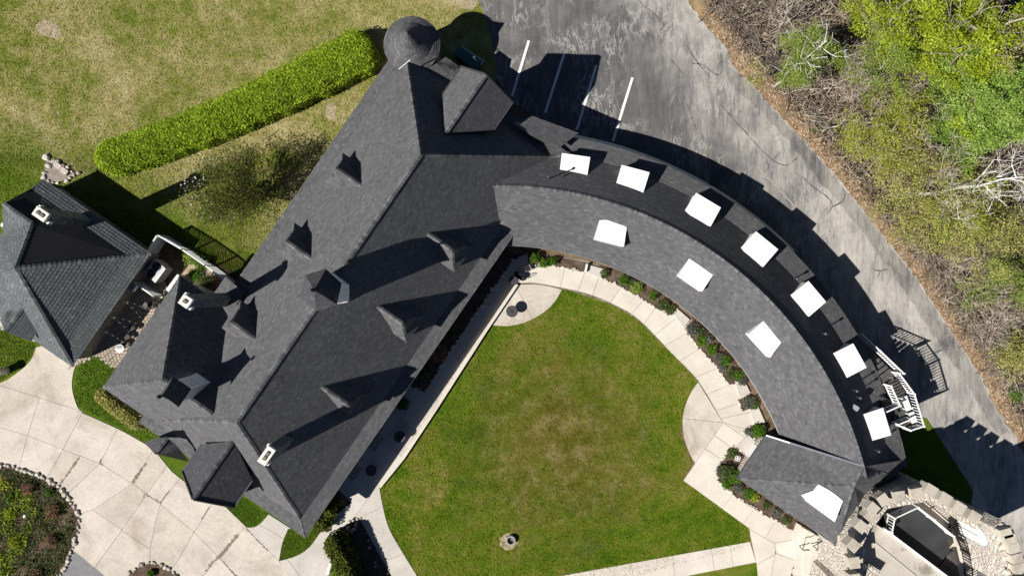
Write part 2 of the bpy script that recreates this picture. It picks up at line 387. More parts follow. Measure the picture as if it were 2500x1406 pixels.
MT['soil'] = M_patch('bark mulch', [(0.32, (0.042, 0.030, 0.022)), (0.5, (0.105, 0.075, 0.055)), (0.68, (0.20, 0.15, 0.115))], 1.6)
MT['gravel'] = M_patch('gravel', [(0.32, (0.14, 0.12, 0.10)), (0.5, (0.27, 0.24, 0.21)), (0.68, (0.42, 0.38, 0.34))], 3)
MT['rock'] = M_patch('field stones', [(0.30, (0.30, 0.26, 0.21)), (0.5, (0.52, 0.47, 0.40)), (0.7, (0.72, 0.68, 0.61))], 2.2)
MT['dirt'] = M_patch('bare sandy dirt', [(0.3, (0.26, 0.20, 0.12)), (0.5, (0.38, 0.31, 0.21)), (0.7, (0.50, 0.43, 0.33))], 2)
MT['hedge'] = M_leaf('hedge leaves', [(0.11, 0.19, 0.008), (0.23, 0.35, 0.014), (0.36, 0.49, 0.028), (0.48, 0.58, 0.07)], 0.25)
MT['hedge_core'] = M_simple('hedge core', (0.045, 0.085, 0.010), 0.95, 0, 0.3, 5)
MT['yew'] = M_leaf('yew leaves', [(0.018, 0.036, 0.005), (0.055, 0.080, 0.008), (0.105, 0.125, 0.015), (0.16, 0.165, 0.02)], 0.12)
MT['lime'] = M_leaf('lime maple leaves', [(0.12, 0.18, 0.008), (0.29, 0.38, 0.018), (0.45, 0.54, 0.040), (0.60, 0.67, 0.15)], 0.42)
MT['olive'] = M_leaf('olive budding leaves', [(0.20, 0.22, 0.04), (0.36, 0.37, 0.08), (0.50, 0.49, 0.15), (0.62, 0.57, 0.28)], 0.35)
MT['spring'] = M_leaf('yellow green spring leaves', [(0.14, 0.18, 0.015), (0.29, 0.34, 0.03), (0.43, 0.46, 0.06), (0.58, 0.57, 0.14)], 0.4)
MT['palegreen'] = M_leaf('pale birch leaves', [(0.16, 0.23, 0.03), (0.28, 0.37, 0.065), (0.38, 0.46, 0.12)], 0.4)
MT['pine'] = M_leaf('soft pine needles', [(0.09, 0.18, 0.02), (0.22, 0.35, 0.055), (0.33, 0.46, 0.10), (0.43, 0.54, 0.16)], 0.3)
MT['green'] = M_leaf('fresh green leaves', [(0.045, 0.115, 0.008), (0.09, 0.19, 0.015), (0.15, 0.27, 0.03)], 0.3)
MT['greyplant'] = M_leaf('grey lavender leaves', [(0.07, 0.085, 0.06), (0.13, 0.14, 0.11), (0.20, 0.20, 0.18)], 0.2)
MT['darkplant'] = M_leaf('dark perennials', [(0.035, 0.060, 0.014), (0.085, 0.125, 0.03), (0.16, 0.20, 0.07)], 0.25)
MT['bronze'] = M_leaf('bronze grass', [(0.14, 0.075, 0.04), (0.25, 0.15, 0.09), (0.36, 0.24, 0.15)], 0.25)
MT['yellow'] = M_leaf('yellow flowers', [(0.65, 0.45, 0.01), (0.8, 0.6, 0.03)], 0.3)
MT['blossom'] = M_leaf('white blossom', [(0.55, 0.48, 0.45), (0.8, 0.76, 0.74)], 0.3)
MT['litter'] = M_leaf('fallen leaves', [(0.16, 0.09, 0.05), (0.30, 0.19, 0.11), (0.42, 0.30, 0.20), (0.55, 0.43, 0.32)], 0.1)
MT['bark'] = M_simple('grey bark', (0.38, 0.33, 0.27), 0.95, 0, 0.3, 6)
MT['bark_dk'] = M_simple('dark bark', (0.11, 0.085, 0.062), 0.95, 0, 0.3, 6)
MT['twig'] = M_leaf('bare twigs', [(0.15, 0.115, 0.082), (0.34, 0.28, 0.22), (0.56, 0.49, 0.41)], 0.05)
MT['birch'] = M_patch('birch bark', [(0.30, (0.30, 0.26, 0.22)), (0.40, (0.66, 0.63, 0.58)), (0.7, (0.82, 0.80, 0.76))], 4)
MT['iron'] = M_simple('black iron', (0.03, 0.028, 0.028), 0.5, 0.4)
MT['mesh_grey'] = M_simple('grey mesh top', (0.085, 0.08, 0.085), 0.55, 0.3, 0.25, 12)
MT['chain'] = M_simple('black chain link', (0.035, 0.033, 0.033), 0.6)
MT['greenbox'] = M_simple('green utility steel', (0.045, 0.11, 0.11), 0.5)
MT['greybox'] = M_simple('grey steel', (0.42, 0.43, 0.44), 0.5, 0.3)
MT['blade'] = M_simple('dark fan', (0.02, 0.02, 0.02), 0.5)
MT['deck'] = M_simple('weathered deck boards', (0.085, 0.078, 0.072), 0.9, 0, 0.3, 3)
MT['glass'] = M_simple('dark glass', (0.02, 0.025, 0.03), 0.08, 0, 0.1, 1, 0.6)
MT['flue'] = M_simple('flue opening', (0.16, 0.14, 0.115), 0.8)
MT['bulb'] = M_simple('clear bulb', (0.75, 0.75, 0.72), 0.2)
MT['paver'] = M_concrete('cobble paver', (0.44, 0.375, 0.30), 0.2, (0.22, 0.17, 0.13), 0.35, 8)

# ------------------------------------------------------------------ roof helpers
def clip_poly(poly, cp):
    """clip uv polygon by convex CCW polygon cp"""
    out = poly
    for i in range(len(cp)):
        (ax, ay), (bx, by) = cp[i], cp[(i+1) % len(cp)]
        ex, ey = bx-ax, by-ay; inp = out; out = []
        if not inp: break
        for j in range(len(inp)):
            p, q = inp[j], inp[(j+1) % len(inp)]
            dp = ex*(p[1]-ay)-ey*(p[0]-ax); dq = ex*(q[1]-ay)-ey*(q[0]-ax)
            if dp >= 0: out.append(p)
            if (dp > 0 and dq < 0) or (dp < 0 and dq > 0):
                s = dp/(dp-dq); out.append((p[0]+s*(q[0]-p[0]), p[1]+s*(q[1]-p[1])))
    return out
def shingle_plane(mb, pts, expo=0.15, wid=(0.17, 0.32), lift=0.018, jitter=True, pieces=None, maxp=0, gap=0.006):
    """courses of shingles laid on the convex planar polygon pts (3-D)"""
    pts = [Vector(p) for p in pts]
    nr = Vector((0, 0, 0))
    for i in range(len(pts)):
        a, b = pts[i], pts[(i+1) % len(pts)]
        nr += Vector(((a.y-b.y)*(a.z+b.z), (a.z-b.z)*(a.x+b.x), (a.x-b.x)*(a.y+b.y)))
    nr.normalize()
    if nr.z < 0: nr = -nr; pts = pts[::-1]
    U = Vector((0, 0, 1)).cross(nr)
    U = U.normalized() if U.length > 1e-5 else Vector((1, 0, 0))
    V = nr.cross(U)
    O = pts[0]; uv = [((p-O).dot(U), (p-O).dot(V)) for p in pts]
    u0, u1 = min(p[0] for p in uv), max(p[0] for p in uv); v0, v1 = min(p[1] for p in uv), max(p[1] for p in uv)
    rows = int(math.ceil((v1-v0)/expo))
    for r in range(rows):
        va = v0+r*expo; vb = va+expo
        # u-span of the polygon in this row
        row = clip_poly([(u0-1, va), (u1+1, va), (u1+1, vb), (u0-1, vb)], uv)
        if len(row) < 3: continue
        ua, ub = min(p[0] for p in row), max(p[0] for p in row)
        u = ua-random.random()*wid[1]*0.9
        while u < ub:
            w = random.uniform(*wid); q = [(u, va), (u+w-gap, va), (u+w-gap, vb), (u, vb)]
            u += w
            c = q
            if not all(all((cx2-cx1)*(p[1]-cy1)-(cy2-cy1)*(p[0]-cx1) >= 0 for (cx1, cy1), (cx2, cy2) in zip(uv, uv[1:]+uv[:1])) for p in q):
                c = clip_poly(q, uv)
            if len(c) < 3: continue
            lf = lift*(random.uniform(0.7, 1.3) if jitter else 1)
            sh = min(1, max(0, random.gauss(0.52, 0.14)))
            top = [O+U*p[0]+V*p[1]+nr*(0.006+lf*(1-(p[1]-va)/expo)) for p in c]
            verts = list(top); faces = [tuple(range(len(top)))]
            fr = [i for i, p in enumerate(c) if p[1] < va+1e-4]
            if len(fr) == 2:
                i, j = fr if (fr[1]-fr[0]) == 1 else (fr[1], fr[0])
                verts += [top[i]-nr*(lf+0.006), top[j]-nr*(lf+0.006)]
                k = len(top); faces.append((i, k, k+1, j))
            if pieces is not None and len(pieces) < maxp and len(c) == 4 and c == q:
                m = MB(); m.add(verts, faces, sh); pieces.append(m)
            else:
                mb.add(verts, faces, sh)
def cap_line(mb, a, b, w=0.15, step=0.24):
    """overlapping ridge or hip caps from a up to b"""
    a, b = Vector(a), Vector(b); d = b-a; L = d.length; d.normalize()
    x = d.cross(Vector((0, 0, 1))).normalized(); up = x.cross(d)
    n = max(1, int(L/step))
    for i in range(n):
        p = a+d*(L*i/n); q = a+d*(L*(i+1.06)/n); s = random.random()
        l0, l1 = 0.055, 0.035
        drop = 0.085
        P = [p-x*w-up*(drop-l0), p+up*l0, p+x*w-up*(drop-l0), q-x*w-up*(drop-l1), q+up*l1, q+x*w-up*(drop-l1)]
        mb.add(P, [(0, 1, 4, 3), (1, 2, 5, 4), (0, 2, 1)], s)
def planes_obj(name, planes, parent, mat=None, **kw):
    mb = MB()
    for p in planes: mb.add(p, [tuple(range(len(p)))])
    return mb.build(name, mat or MT['underlay'], parent, **kw)
def roof_part(name, planes, parent, smat, caps=(), expo=0.15, wid=(0.17, 0.32), lift=0.018, pieces=None, maxp=0, **kw):
    base = planes_obj(name, planes, parent, **kw)
    mb = MB()
    for p in planes: shingle_plane(mb, p, expo, wid, lift, pieces=pieces, maxp=maxp)
    for a, b in caps: cap_line(mb, a, b)
    mb.build('shingle_field', smat, base, kind='stuff')
    return base
def skirt(mb, loop, depth):
    for i in range(len(loop)):
        a, b = Vector(loop[i]), Vector(loop[(i+1) % len(loop)])
        mb.quad(a, b, b-Vector((0, 0, depth)), a-Vector((0, 0, depth)))

# ------------------------------------------------------------------ ground and paving
def poly_obj(name, px, z, mat, parent=None, h=0, **kw):
    pts = [G(*p) for p in px]; bm = bmesh.new()
    vs = [bm.verts.new((p.x, p.y, z)) for p in pts]
    es = [bm.edges.new((vs[i], vs[(i+1) % len(vs)])) for i in range(len(vs))]
    bmesh.ops.triangle_fill(bm, edges=es, use_beauty=True)
    for f in bm.faces:
        if f.normal.z < 0: f.normal_flip()
    me = bpy.data.meshes.new(name); bm.to_mesh(me); bm.free()
    me.attributes.new('shade', 'FLOAT', 'FACE').data.foreach_set('value', np.full(len(me.polygons), 0.5, np.float32))
    me.materials.append(mat); return link(name, me, parent, **kw)
def catmull(pts, n=6, closed=False):
    out = []; L = len(pts); rng = range(L if closed else L-1)
    for i in rng:
        p0, p1, p2, p3 = (pts[(i-1) % L] if closed or i > 0 else pts[0]), pts[i], pts[(i+1) % L], (pts[(i+2) % L] if closed or i+2 < L else pts[-1])
        for k in range(n):
            s = k/n
            out.append(tuple(0.5*((2*p1[j])+(-p0[j]+p2[j])*s+(2*p0[j]-5*p1[j]+4*p2[j]-p3[j])*s*s+(-p0[j]+3*p1[j]-3*p2[j]+p3[j])*s**3) for j in range(2)))
    if not closed: out.append(tuple(pts[-1]))
    return out
def seg_hit(p, q, a, b):
    d1 = (q[0]-p[0], q[1]-p[1]); d2 = (b[0]-a[0], b[1]-a[1]); den = d1[0]*d2[1]-d1[1]*d2[0]
    if abs(den) < 1e-12: return None
    s = ((a[0]-p[0])*d2[1]-(a[1]-p[1])*d2[0])/den; t = ((a[0]-p[0])*d1[1]-(a[1]-p[1])*d1[0])/den
    return (s, t) if 0 <= s <= 1 and 0 <= t < 1 else None
def in_poly(x, y, P):
    c = False; j = len(P)-1
    for i in range(len(P)):
        if ((P[i][1] > y) != (P[j][1] > y)) and x < (P[j][0]-P[i][0])*(y-P[i][1])/(P[j][1]-P[i][1])+P[i][0]: c = not c
        j = i
    return c
def split_poly(P, L):
    """cut polygon P along polyline L wherever L runs right across it"""
    hits = []
    for i in range(len(L)-1):
        for j in range(len(P)):
            h = seg_hit(L[i], L[i+1], P[j], P[(j+1) % len(P)])
            if h: hits.append((i+h[0], j, h[1]))
    hits.sort()
    at = lambda s: (L[min(int(s), len(L)-2)][0]+(L[min(int(s), len(L)-2)+1][0]-L[min(int(s), len(L)-2)][0])*(s-min(int(s), len(L)-2)), L[min(int(s), len(L)-2)][1]+(L[min(int(s), len(L)-2)+1][1]-L[min(int(s), len(L)-2)][1])*(s-min(int(s), len(L)-2)))
    for h0, h1 in zip(hits, hits[1:]):
        if h1[0]-h0[0] < 1e-6: continue
        m = at((h0[0]+h1[0])/2)
        if not in_poly(m[0], m[1], P): continue
        path = [at(h0[0])]+[L[k] for k in range(int(h0[0])+1, int(h1[0])+1) if h0[0] < k < h1[0]]+[at(h1[0])]
        j0, j1 = h0[1], h1[1]; n = len(P)
        def walk_(ja, jb, tb_gt):
            out = []; k = ja
            if ja == jb and tb_gt: return out
            while True:
                k = (k+1) % n; out.append(P[k])
                if k == jb: break
            return out
        A = path+walk_(j1, j0, h0[2] > h1[2]); B = path[::-1]+walk_(j0, j1, h1[2] > h0[2])
        ar = lambda Q: abs(0.5*sum(Q[i][0]*Q[(i+1) % len(Q)][1]-Q[(i+1) % len(Q)][0]*Q[i][1] for i in range(len(Q))))
        if ar(A) < 0.02 or ar(B) < 0.02: continue
        return [A, B]
    return None
def slabs(name, outline, joints, z0, z1, mat, parent, gap=0.013, piece='slab'):
    """outline and joint lines in pixels -> one object per concrete slab, joints left open between them"""
    pieces = [[tuple(G(*p)[:2]) for p in outline]]
    for j in joints:
        L = [tuple(G(*p)[:2]) for p in j]; todo = pieces; pieces = []
        while todo:
            P = todo.pop(); r = split_poly(P, L) if len(pieces)+len(todo) < 200 else None
            if r: todo += r
            else: pieces.append(P)
    for P in pieces:
        Q0 = [Vector(p) for p in P]; P = [p for i, p in enumerate(Q0) if (p-Q0[i-1]).length > 0.01]
        if len(P) < 3: continue
        A = 0.5*sum(P[i].x*P[(i+1) % len(P)].y-P[(i+1) % len(P)].x*P[i].y for i in range(len(P)))
        if abs(A) < 0.05: continue
        if A < 0: P = P[::-1]
        Q = []
        for i in range(len(P)):
            a, b, c = P[i-1], P[i], P[(i+1) % len(P)]
            d1, d2 = (b-a).normalized(), (c-b).normalized()
            n1, n2 = Vector((-d1.y, d1.x)), Vector((-d2.y, d2.x)); m = n1+n2
            if m.length < 0.3: m = n1
            else: m = m.normalized()/max(0.5, m.normalized().dot(n1))
            Q.append(b+m*gap)
        mb = MB(); zt = z1+random.uniform(-0.003, 0.003); sh = random.random(); n = len(Q)
        tri = mgeo.tessellate_polygon([[Vector((q.x, q.y, 0)) for q in Q]])
        V = [(q.x, q.y, z0) for q in Q]+[(q.x, q.y, zt) for q in Q]; F = []
        for t in tri:
            a, b, c = (Q[k] for k in t); o = (b.x-a.x)*(c.y-a.y)-(b.y-a.y)*(c.x-a.x)
            if abs(o) > 1e-9: F.append(tuple(k+n for k in (t if o > 0 else t[::-1])))
        F += [(i, (i+1) % n, n+(i+1) % n, n+i) for i in range(n)]
        mb.add(V, F, sh); me = mb.mesh(piece); me.materials.append(mat); link(piece, me, parent)
def scatter_in(px, n, rng=RNG):
    """n random ground points inside a pixel polygon"""
    P = np.array([G(*p)[:2] for p in px]); lo, hi = P.min(0), P.max(0); out = []
    x1, y1 = P[:, 0], P[:, 1]; x2, y2 = np.roll(x1, -1), np.roll(y1, -1)
    got = 0
    while got < n:
        q = rng.uniform(lo, hi, (max(64, n), 2))
        c = ((y1[None] > q[:, 1:2]) != (y2[None] > q[:, 1:2])) & (q[:, 0:1] < (x2-x1)[None]*(q[:, 1:2]-y1[None])/((y2-y1)[None]+1e-12)+x1[None])
        ins = c.sum(1) % 2 == 1; out.append(q[ins]); got += ins.sum()
    return np.concatenate(out)[:n]
def tufts(name, px, n, mat, parent, z=0.03, size=(0.05, 0.11), h=0.06):
    xy = scatter_in(px, n); s = RNG.uniform(size[0], size[1], n)[:, None]; an = RNG.uniform(0, 6.28, n)
    d = np.stack([np.cos(an), np.sin(an)], 1)*s; e = np.stack([-np.sin(an), np.cos(an)], 1)*s
    hz = RNG.uniform(0.4, 1, n)*h
    A = np.c_[xy-d*0.5, np.full(n, z)]; B = np.c_[xy+d*0.5, np.full(n, z)]
    C = np.c_[xy+d*0.35+e*0.7, z+hz]; D = np.c_[xy-d*0.35+e*0.7, z+hz*0.9]
    return quads_mesh(name, np.stack([A, B, C, D], 1), mat, parent, kind='stuff')

GR = link('ground', None) if False else None
big = [(-2200, -2200), (5200, -2200), (5200, 3600), (-2200, 3600)]
ground = poly_obj('ground', big, 0.0, MT['wood_floor'], kind='structure')

back_px = [(-700, -700), (1120, -700), (1160, -60), (1172, 10), (1192, 60), (1206, 130), (1213, 195), (1150, 260), (900, 700), (620, 1180), (560, 1230), (300, 1200), (120, 1100), (-700, 1000)]
lawn_back = poly_obj('back_lawn', back_px, 0.012, MT['lawn_back'], kind='structure')
court_px = (catmull([(1378, 706), (1440, 720), (1500, 745), (1560, 782), (1640, 862), (1705, 930)], 4)
            + [(1672, 985), (1660, 1060), (1690, 1128), (1668, 1172), (1828, 1288), (1835, 1330), (1500, 1420), (1030, 1420)]
            + catmull([(1020, 1404), (985, 1350), (950, 1288), (934, 1230), (928, 1185)], 4)
            + [(985, 1112), (1090, 920), (1180, 770)])
court = poly_obj('courtyard_lawn', court_px, 0.016, MT['lawn'], kind='structure')
tufts('lawn_grass', court_px, 60000, MT['lawn'], None, 0.015)
tufts('back_lawn_grass', [(-40, -40), (1150, -40), (1190, 60), (940, 190), (600, 660), (480, 400), (240, 430), (0, 400), (-40, 300)], 60000, MT['lawn_back'], None, 0.010)
tufts('side_lawn_grass', [(-20, 370), (200, 390), (470, 400), (640, 520), (610, 680), (380, 620), (60, 460), (-20, 600)], 14000, MT['lawn_back'], None, 0.010)
for lp, n in (([(205, 862), (178, 950), (190, 992), (290, 1040), (372, 1092), (420, 1000), (260, 860)], 6000), ([(550, 1235), (592, 1213), (654, 1255), (621, 1284), (602, 1284)], 1500),
              ([(706, 1290), (745, 1315), (777, 1277), (790, 1287), (757, 1333), (725, 1355), (683, 1368), (689, 1326)], 2200), ([(-10, 790), (88, 845), (60, 895), (-10, 935)], 2000)):
    tufts('grass_patch', lp, n, MT['lawn_lush'], None, 0.018)

# the road with its markings and tar seams
road_l = [(1150, -700), (1160, -60), (1172, 10), (1192, 60), (1206, 130), (1213, 195), (1250, 250), (1330, 300), (1480, 420), (1800, 600), (2050, 830), (2140, 950), (2222, 1010), (2262, 1020), (2290, 1062), (2318, 1108), (2352, 1160), (2385, 1215), (2412, 1265), (2426, 1300), (2330, 1420), (2340, 2600)]
road_r = [(4200, 2600), (2900, 1420), (2620, 1260), (2500, 1112), (2468, 1047), (2432, 1000), (2400, 925), (2365, 870), (2330, 822), (2298, 771), (2237, 675), (2182, 607), (2134, 548), (2060, 452), (2013, 397), (1949, 329), (1893, 269), (1842, 213), (1791, 166), (1778, 124), (1705, 43), (1680, 0), (1640, -70), (1400, -700)]
def ragged(l, amp=3.5, every=9):
    out = []
    for i in range(len(l)-1):
        a, b = l[i], l[i+1]; L = math.dist(a, b); n = max(1, int(L/every)) if L < 300 else 1
        for k in range(n):
            s = k/n; out.append((a[0]+(b[0]-a[0])*s+(random.uniform(-amp, amp) if k else 0), a[1]+(b[1]-a[1])*s+(random.uniform(-amp, amp) if k else 0)))
    return out+[l[-1]]
road = poly_obj('road', road_l+ragged(road_r), 0.022, MT['road'], kind='structure')
strip_in = [(1762, 160), (1796, 222), (1858, 268), (1915, 335), (1985, 420), (2040, 485), (2095, 555), (2150, 630), (2205, 705), (2262, 790), (2300, 850), (2340, 900), (2372, 955), (2405, 1010), (2440, 1065)]
poly_obj('road_edge_strip', ragged(strip_in, 5, 14)+[(2462, 1052), (2428, 1003), (2396, 927), (2361, 872), (2326, 824), (2294, 773), (2233, 677), (2178, 609), (2130, 550), (2056, 454), (2009, 399), (1945, 331), (1889, 271), (1838, 215), (1787, 168)], 0.025, MT['road_new'], road)
def ribbon(name, line, w, z, mat, parent, n=1, wob=0, **kw):
    pts = [G(*p) for p in line]; mb = MB(); L = []
    for i, p in enumerate(pts):
        d = pts[min(i+1, len(pts)-1)]-pts[max(0, i-1)]; d.normalize(); x = Vector((-d.y, d.x, 0))
        ww = w*(1+random.uniform(-wob, wob)); L.append((p-x*ww/2, p+x*ww/2))
    for i in range(len(L)-1):
        a, b, c, d = L[i][0], L[i][1], L[i+1][1], L[i+1][0]
        q = [Vector((p.x, p.y, z)) for p in (a, b, c, d)]; mb.quad(*q[::-1])
    return mb.build(name, mat, parent, **kw)
for a, b in (((1291, 100), (1250, 236)), ((1377, 133), (1331, 276)), ((1456, 160), (1408, 318)), ((1544, 190), (1496, 346))):
    ribbon('parking_line', [a, b], 0.20, 0.028, MT['paint_line'], road)
ribbon('parking_line', [(1848, 406), (1890, 450), (1938, 502)], 0.13, 0.028, MT['paint_faded'], road, label='faded parking line')
for l in ([(1676, 111), (1700, 150), (1735, 192)], [(1761, 256), (1790, 292), (1821, 324), (1855, 363), (1889, 393), (1908, 402), (1923, 403), (1944, 388)], [(1905, 371), (1893, 385), (1889, 393)],
          [(1870, 394), (1877, 405), (1872, 416), (1863, 423)], [(1957, 431), (1991, 461), (2018, 480), (2031, 497), (2031, 506), (2021, 521)], [(2031, 506), (2058, 490), (2062, 470), (2057, 462)],
          [(1560, 3), (1575, 18), (1592, 30), (1610, 48), (1616, 60)], [(1636, 146), (1650, 160), (1668, 184), (1664, 190), (1652, 187)], [(1690, 156), (1712, 158), (1730, 170), (1752, 184), (1765, 172)],
          [(2316, 820), (2318, 836), (2312, 846), (2298, 854), (2273, 864)], [(2127, 655), (2145, 661), (2166, 657)], [(2150, 662), (2142, 675)], [(1516, 12), (1530, 60), (1552, 120)], [(1470, 20), (1500, 80), (1510, 130)],
          [(1650, 210), (1676, 250), (1700, 320)], [(2255, 700), (2262, 712), (2270, 716)]):
    ribbon('tar_seam', ragged(catmull(l, 4), 0.8, 6), 0.085, 0.026, MT['tar'], road, wob=0.7)
# verge of leaf litter beyond the road
verge_o = [(2700, 1290), (2530, 1110), (2467, 1000), (2438, 937), (2394, 867), (2349, 796), (2282, 694), (2205, 597), (2119, 491), (2055, 410), (2000, 341), (1923, 256), (1863, 183), (1795, 102), (1722, 13), (1690, -70), (1440, -700)]
verge_px = ragged(road_r[2:]+[], 0, 50)+ragged(verge_o, 4, 12)[::-1]
poly_obj('verge', verge_px, 0.016, MT['verge'], kind='structure')

# ------------------------------------------------------------------ concrete drive (lower left)
def C2(x, y): return (x/2.779, 900+y/2.779)
drive_out = ([(-500, 925), (0, 935)] + catmull([(20, 926), (60, 896), (80, 872), (88, 848)], 3) + [(110, 842), (180, 894), (185, 872), (205, 862)]
             + catmull([(205, 862), (184, 896), (177, 945), (190, 992), (203, 1004)], 4)[1:] + catmull([C2(560, 298), C2(800, 405), C2(920, 470), C2(1040, 540)], 3)
             + [(420, 1150), (520, 1230), (550, 1235), (602, 1285)] + catmull([(602, 1285), (628, 1310), (655, 1340), (682, 1368)], 3)[1:] + [(790, 1500), (700, 1900), (-500, 1900)])
def edge(l): return [C2(*p) for p in l]
drive_j = [edge([(-2500, 0), (-300, 330), (0, 395), (190, 452), (430, 545), (680, 640), (900, 775), (1090, 915), (1320, 1105), (1480, 1270), (1640, 1440), (1900, 1760), (3200, 3400)]),
           edge([(-2500, -400), (-300, 60), (0, 112), (270, 195), (510, 272), (560, 298)]),
           edge([(310, -120), (300, 60), (270, 195), (190, 452), (140, 640), (60, 900), (-400, 3200)]), edge([(560, 298), (430, 545), (320, 735), (250, 900), (-200, 3200)]),
           edge([(812, 380), (800, 402), (680, 640), (500, 810), (380, 930), (0, 3200)]), edge([(1045, 545), (900, 775), (650, 945), (545, 985), (400, 1040), (60, 3200)]),
           edge([(556, 578), (540, 600), (410, 780), (300, 930), (-100, 3200)]),
           edge([(1160, 620), (985, 870), (830, 1090), (650, 1340), (560, 1480), (300, 3200)]), edge([(1260, 690), (1090, 915), (1050, 1080), (1020, 1215), (1022, 1320), (1000, 1500), (900, 3200)]),
           edge([(610, 940), (830, 1090), (1015, 1218), (1040, 1236)]), edge([(1450, 900), (1320, 1105), (1200, 1310), (1050, 1500), (980, 3200)]),
           edge([(1690, 1045), (1665, 1070), (1480, 1270), (1370, 1420), (1250, 1600), (1100, 3200)]), edge([(1890, 1300), (1750, 1470), (1500, 1900), (1300, 3200)]),
           edge([(1320, 660), (1115, 590)])]
drive = poly_obj('driveway', drive_out, 0.024, MT['joint'], kind='structure')
slabs('driveway', drive_out, drive_j, 0.02, 0.055, MT['drive'], drive)

for l, w in (([(995, 640), (950, 700), (900, 772)], 0.20), ([(1620, 1120), (1560, 1190), (1500, 1262), (1440, 1310), (1400, 1370)], 0.20), ([(1490, 1275), (1545, 1335), (1610, 1410)], 0.16), ([(540, 600), (470, 700), (412, 778)], 0.16),
             ([(1100, 910), (1040, 880), (985, 845), (975, 870)], 0.12), ([(690, 610), (680, 640), (700, 655)], 0.10), ([(1430, 930), (1390, 985), (1370, 1020)], 0.08), ([(1150, 820), (1090, 905)], 0.07), ([(1670, 1075), (1760, 1170), (1820, 1230)], 0.09)):
    ribbon('spalled_joint', ragged([C2(*p) for p in l], 1.2, 4), w, 0.0595, MT['joint'], drive, wob=0.8)
# ------------------------------------------------------------------ walks of the courtyard
walk = poly_obj('courtyard_walk', [(1255, 645), (1300, 618), (1430, 635), (1560, 690), (1690, 780), (1800, 900), (1860, 1010), (1885, 1060), (1790, 1150), (1810, 1180), (1960, 1285), (1965, 1352), (1935, 1420),
                (1852, 1440), (1847, 1372), (1560, 1427), (1335, 1427), (1345, 1408), (1832, 1322), (1826, 1288), (1668, 1172), (1697, 1130), (1666, 1030), (1705, 930), (1640, 864), (1560, 783), (1500, 746), (1380, 706), (1270, 690)], 0.020, MT['joint'], kind='structure')
inner_arc = catmull([(1263, 694), (1300, 690), (1380, 704), (1440, 719), (1500, 744), (1560, 780), (1640, 862), (1705, 930), (1765, 1031)], 5)
outer_arc = catmull([(1275, 640), (1300, 628), (1430, 645), (1560, 700), (1680, 785), (1790, 900), (1850, 1000), (1872, 1062)], 5)
wj = []
for p, q in (((1368, 700), (1385, 630)), ((1410, 712), (1437, 640)), ((1447, 720), (1470, 650)), ((1490, 740), (1530, 680)), ((1540, 768), (1600, 700)), ((1573, 790), (1625, 715)), ((1604, 812), (1665, 765)), ((1633, 838), (1700, 800)),
             ((1672, 873), (1740, 830)), ((1712, 915), (1780, 885)), ((1730, 960), (1800, 930)), ((1752, 1000), (1850, 970)), ((1765, 1020), (1860, 1000)), ((1765, 1031), (1872, 1062))):
    d = (q[0]-p[0], q[1]-p[1]); wj.append([(p[0]-d[0]*0.3, p[1]-d[1]*0.3), (q[0]+d[0]*0.6, q[1]+d[1]*0.6)])
slabs('walk', inner_arc+outer_arc[::-1], wj, 0.02, 0.052, MT['walk'], walk)
so = [(1765, 1031), (1872, 1062), (1790, 1150), (1800, 1180), (1960, 1292), (1968, 1330), (1935, 1385), (1925, 1420), (1852, 1420), (1846, 1372), (1828, 1288), (1668, 1172), (1697, 1130)]
sj = [[(1760, 1027), (1850, 1090)], [(1735, 1055), (1830, 1124)], [(1710, 1087), (1830, 1166)], [(1680, 1118), (1830, 1230)], [(1725, 1175), (1830, 1060)], [(1705, 1208), (1748, 1144)], [(1755, 1250), (1830, 1150)], [(1806, 1286), (1880, 1190)],
      [(1815, 1280), (1828, 1290), (1890, 1325), (1990, 1305)], [(1870, 1300), (1892, 1326), (1895, 1350), (1830, 1386)], [(1890, 1348), (1980, 1380)], [(1858, 1330), (1915, 1230)], [(1894, 1335), (1875, 1440)]]
slabs('walk', so, sj, 0.02, 0.052, MT['walk'], walk)
slabs('walk', [(1830, 1321), (1846, 1371), (1560, 1428), (1330, 1428), (1345, 1409)], [[(1735, 1330), (1745, 1400)], [(1782, 1325), (1790, 1390)], [(1640, 1350), (1650, 1420)], [(1540, 1370), (1550, 1430)], [(1440, 1390), (1450, 1430)]], 0.02, 0.052, MT['walk'], walk)
# round aggregate terraces set into the lawn
ter = catmull([(1704, 932), (1684, 962), (1670, 1000), (1666, 1035), (1672, 1075), (1684, 1108), (1697, 1130)], 5)+[(1765, 1031)]
slabs('walk', ter, [[(1660, 1020), (1765, 1031)]], 0.02, 0.054, MT['drive'], walk, piece='terrace_slab')
ter = [(1262, 694)]+catmull([(1262, 694), (1320, 695), (1372, 707)], 3)[1:]+catmull([(1372, 707), (1352, 740), (1322, 766), (1284, 786), (1240, 796), (1192, 793)], 5)[1:]+[(1225, 745)]
terr = poly_obj('corner_terrace', ter, 0.022, MT['joint'], kind='structure')
slabs('walk', ter, [[(1255, 690), (1278, 735), (1300, 782)]], 0.02, 0.054, MT['drive'], terr, piece='terrace_slab')
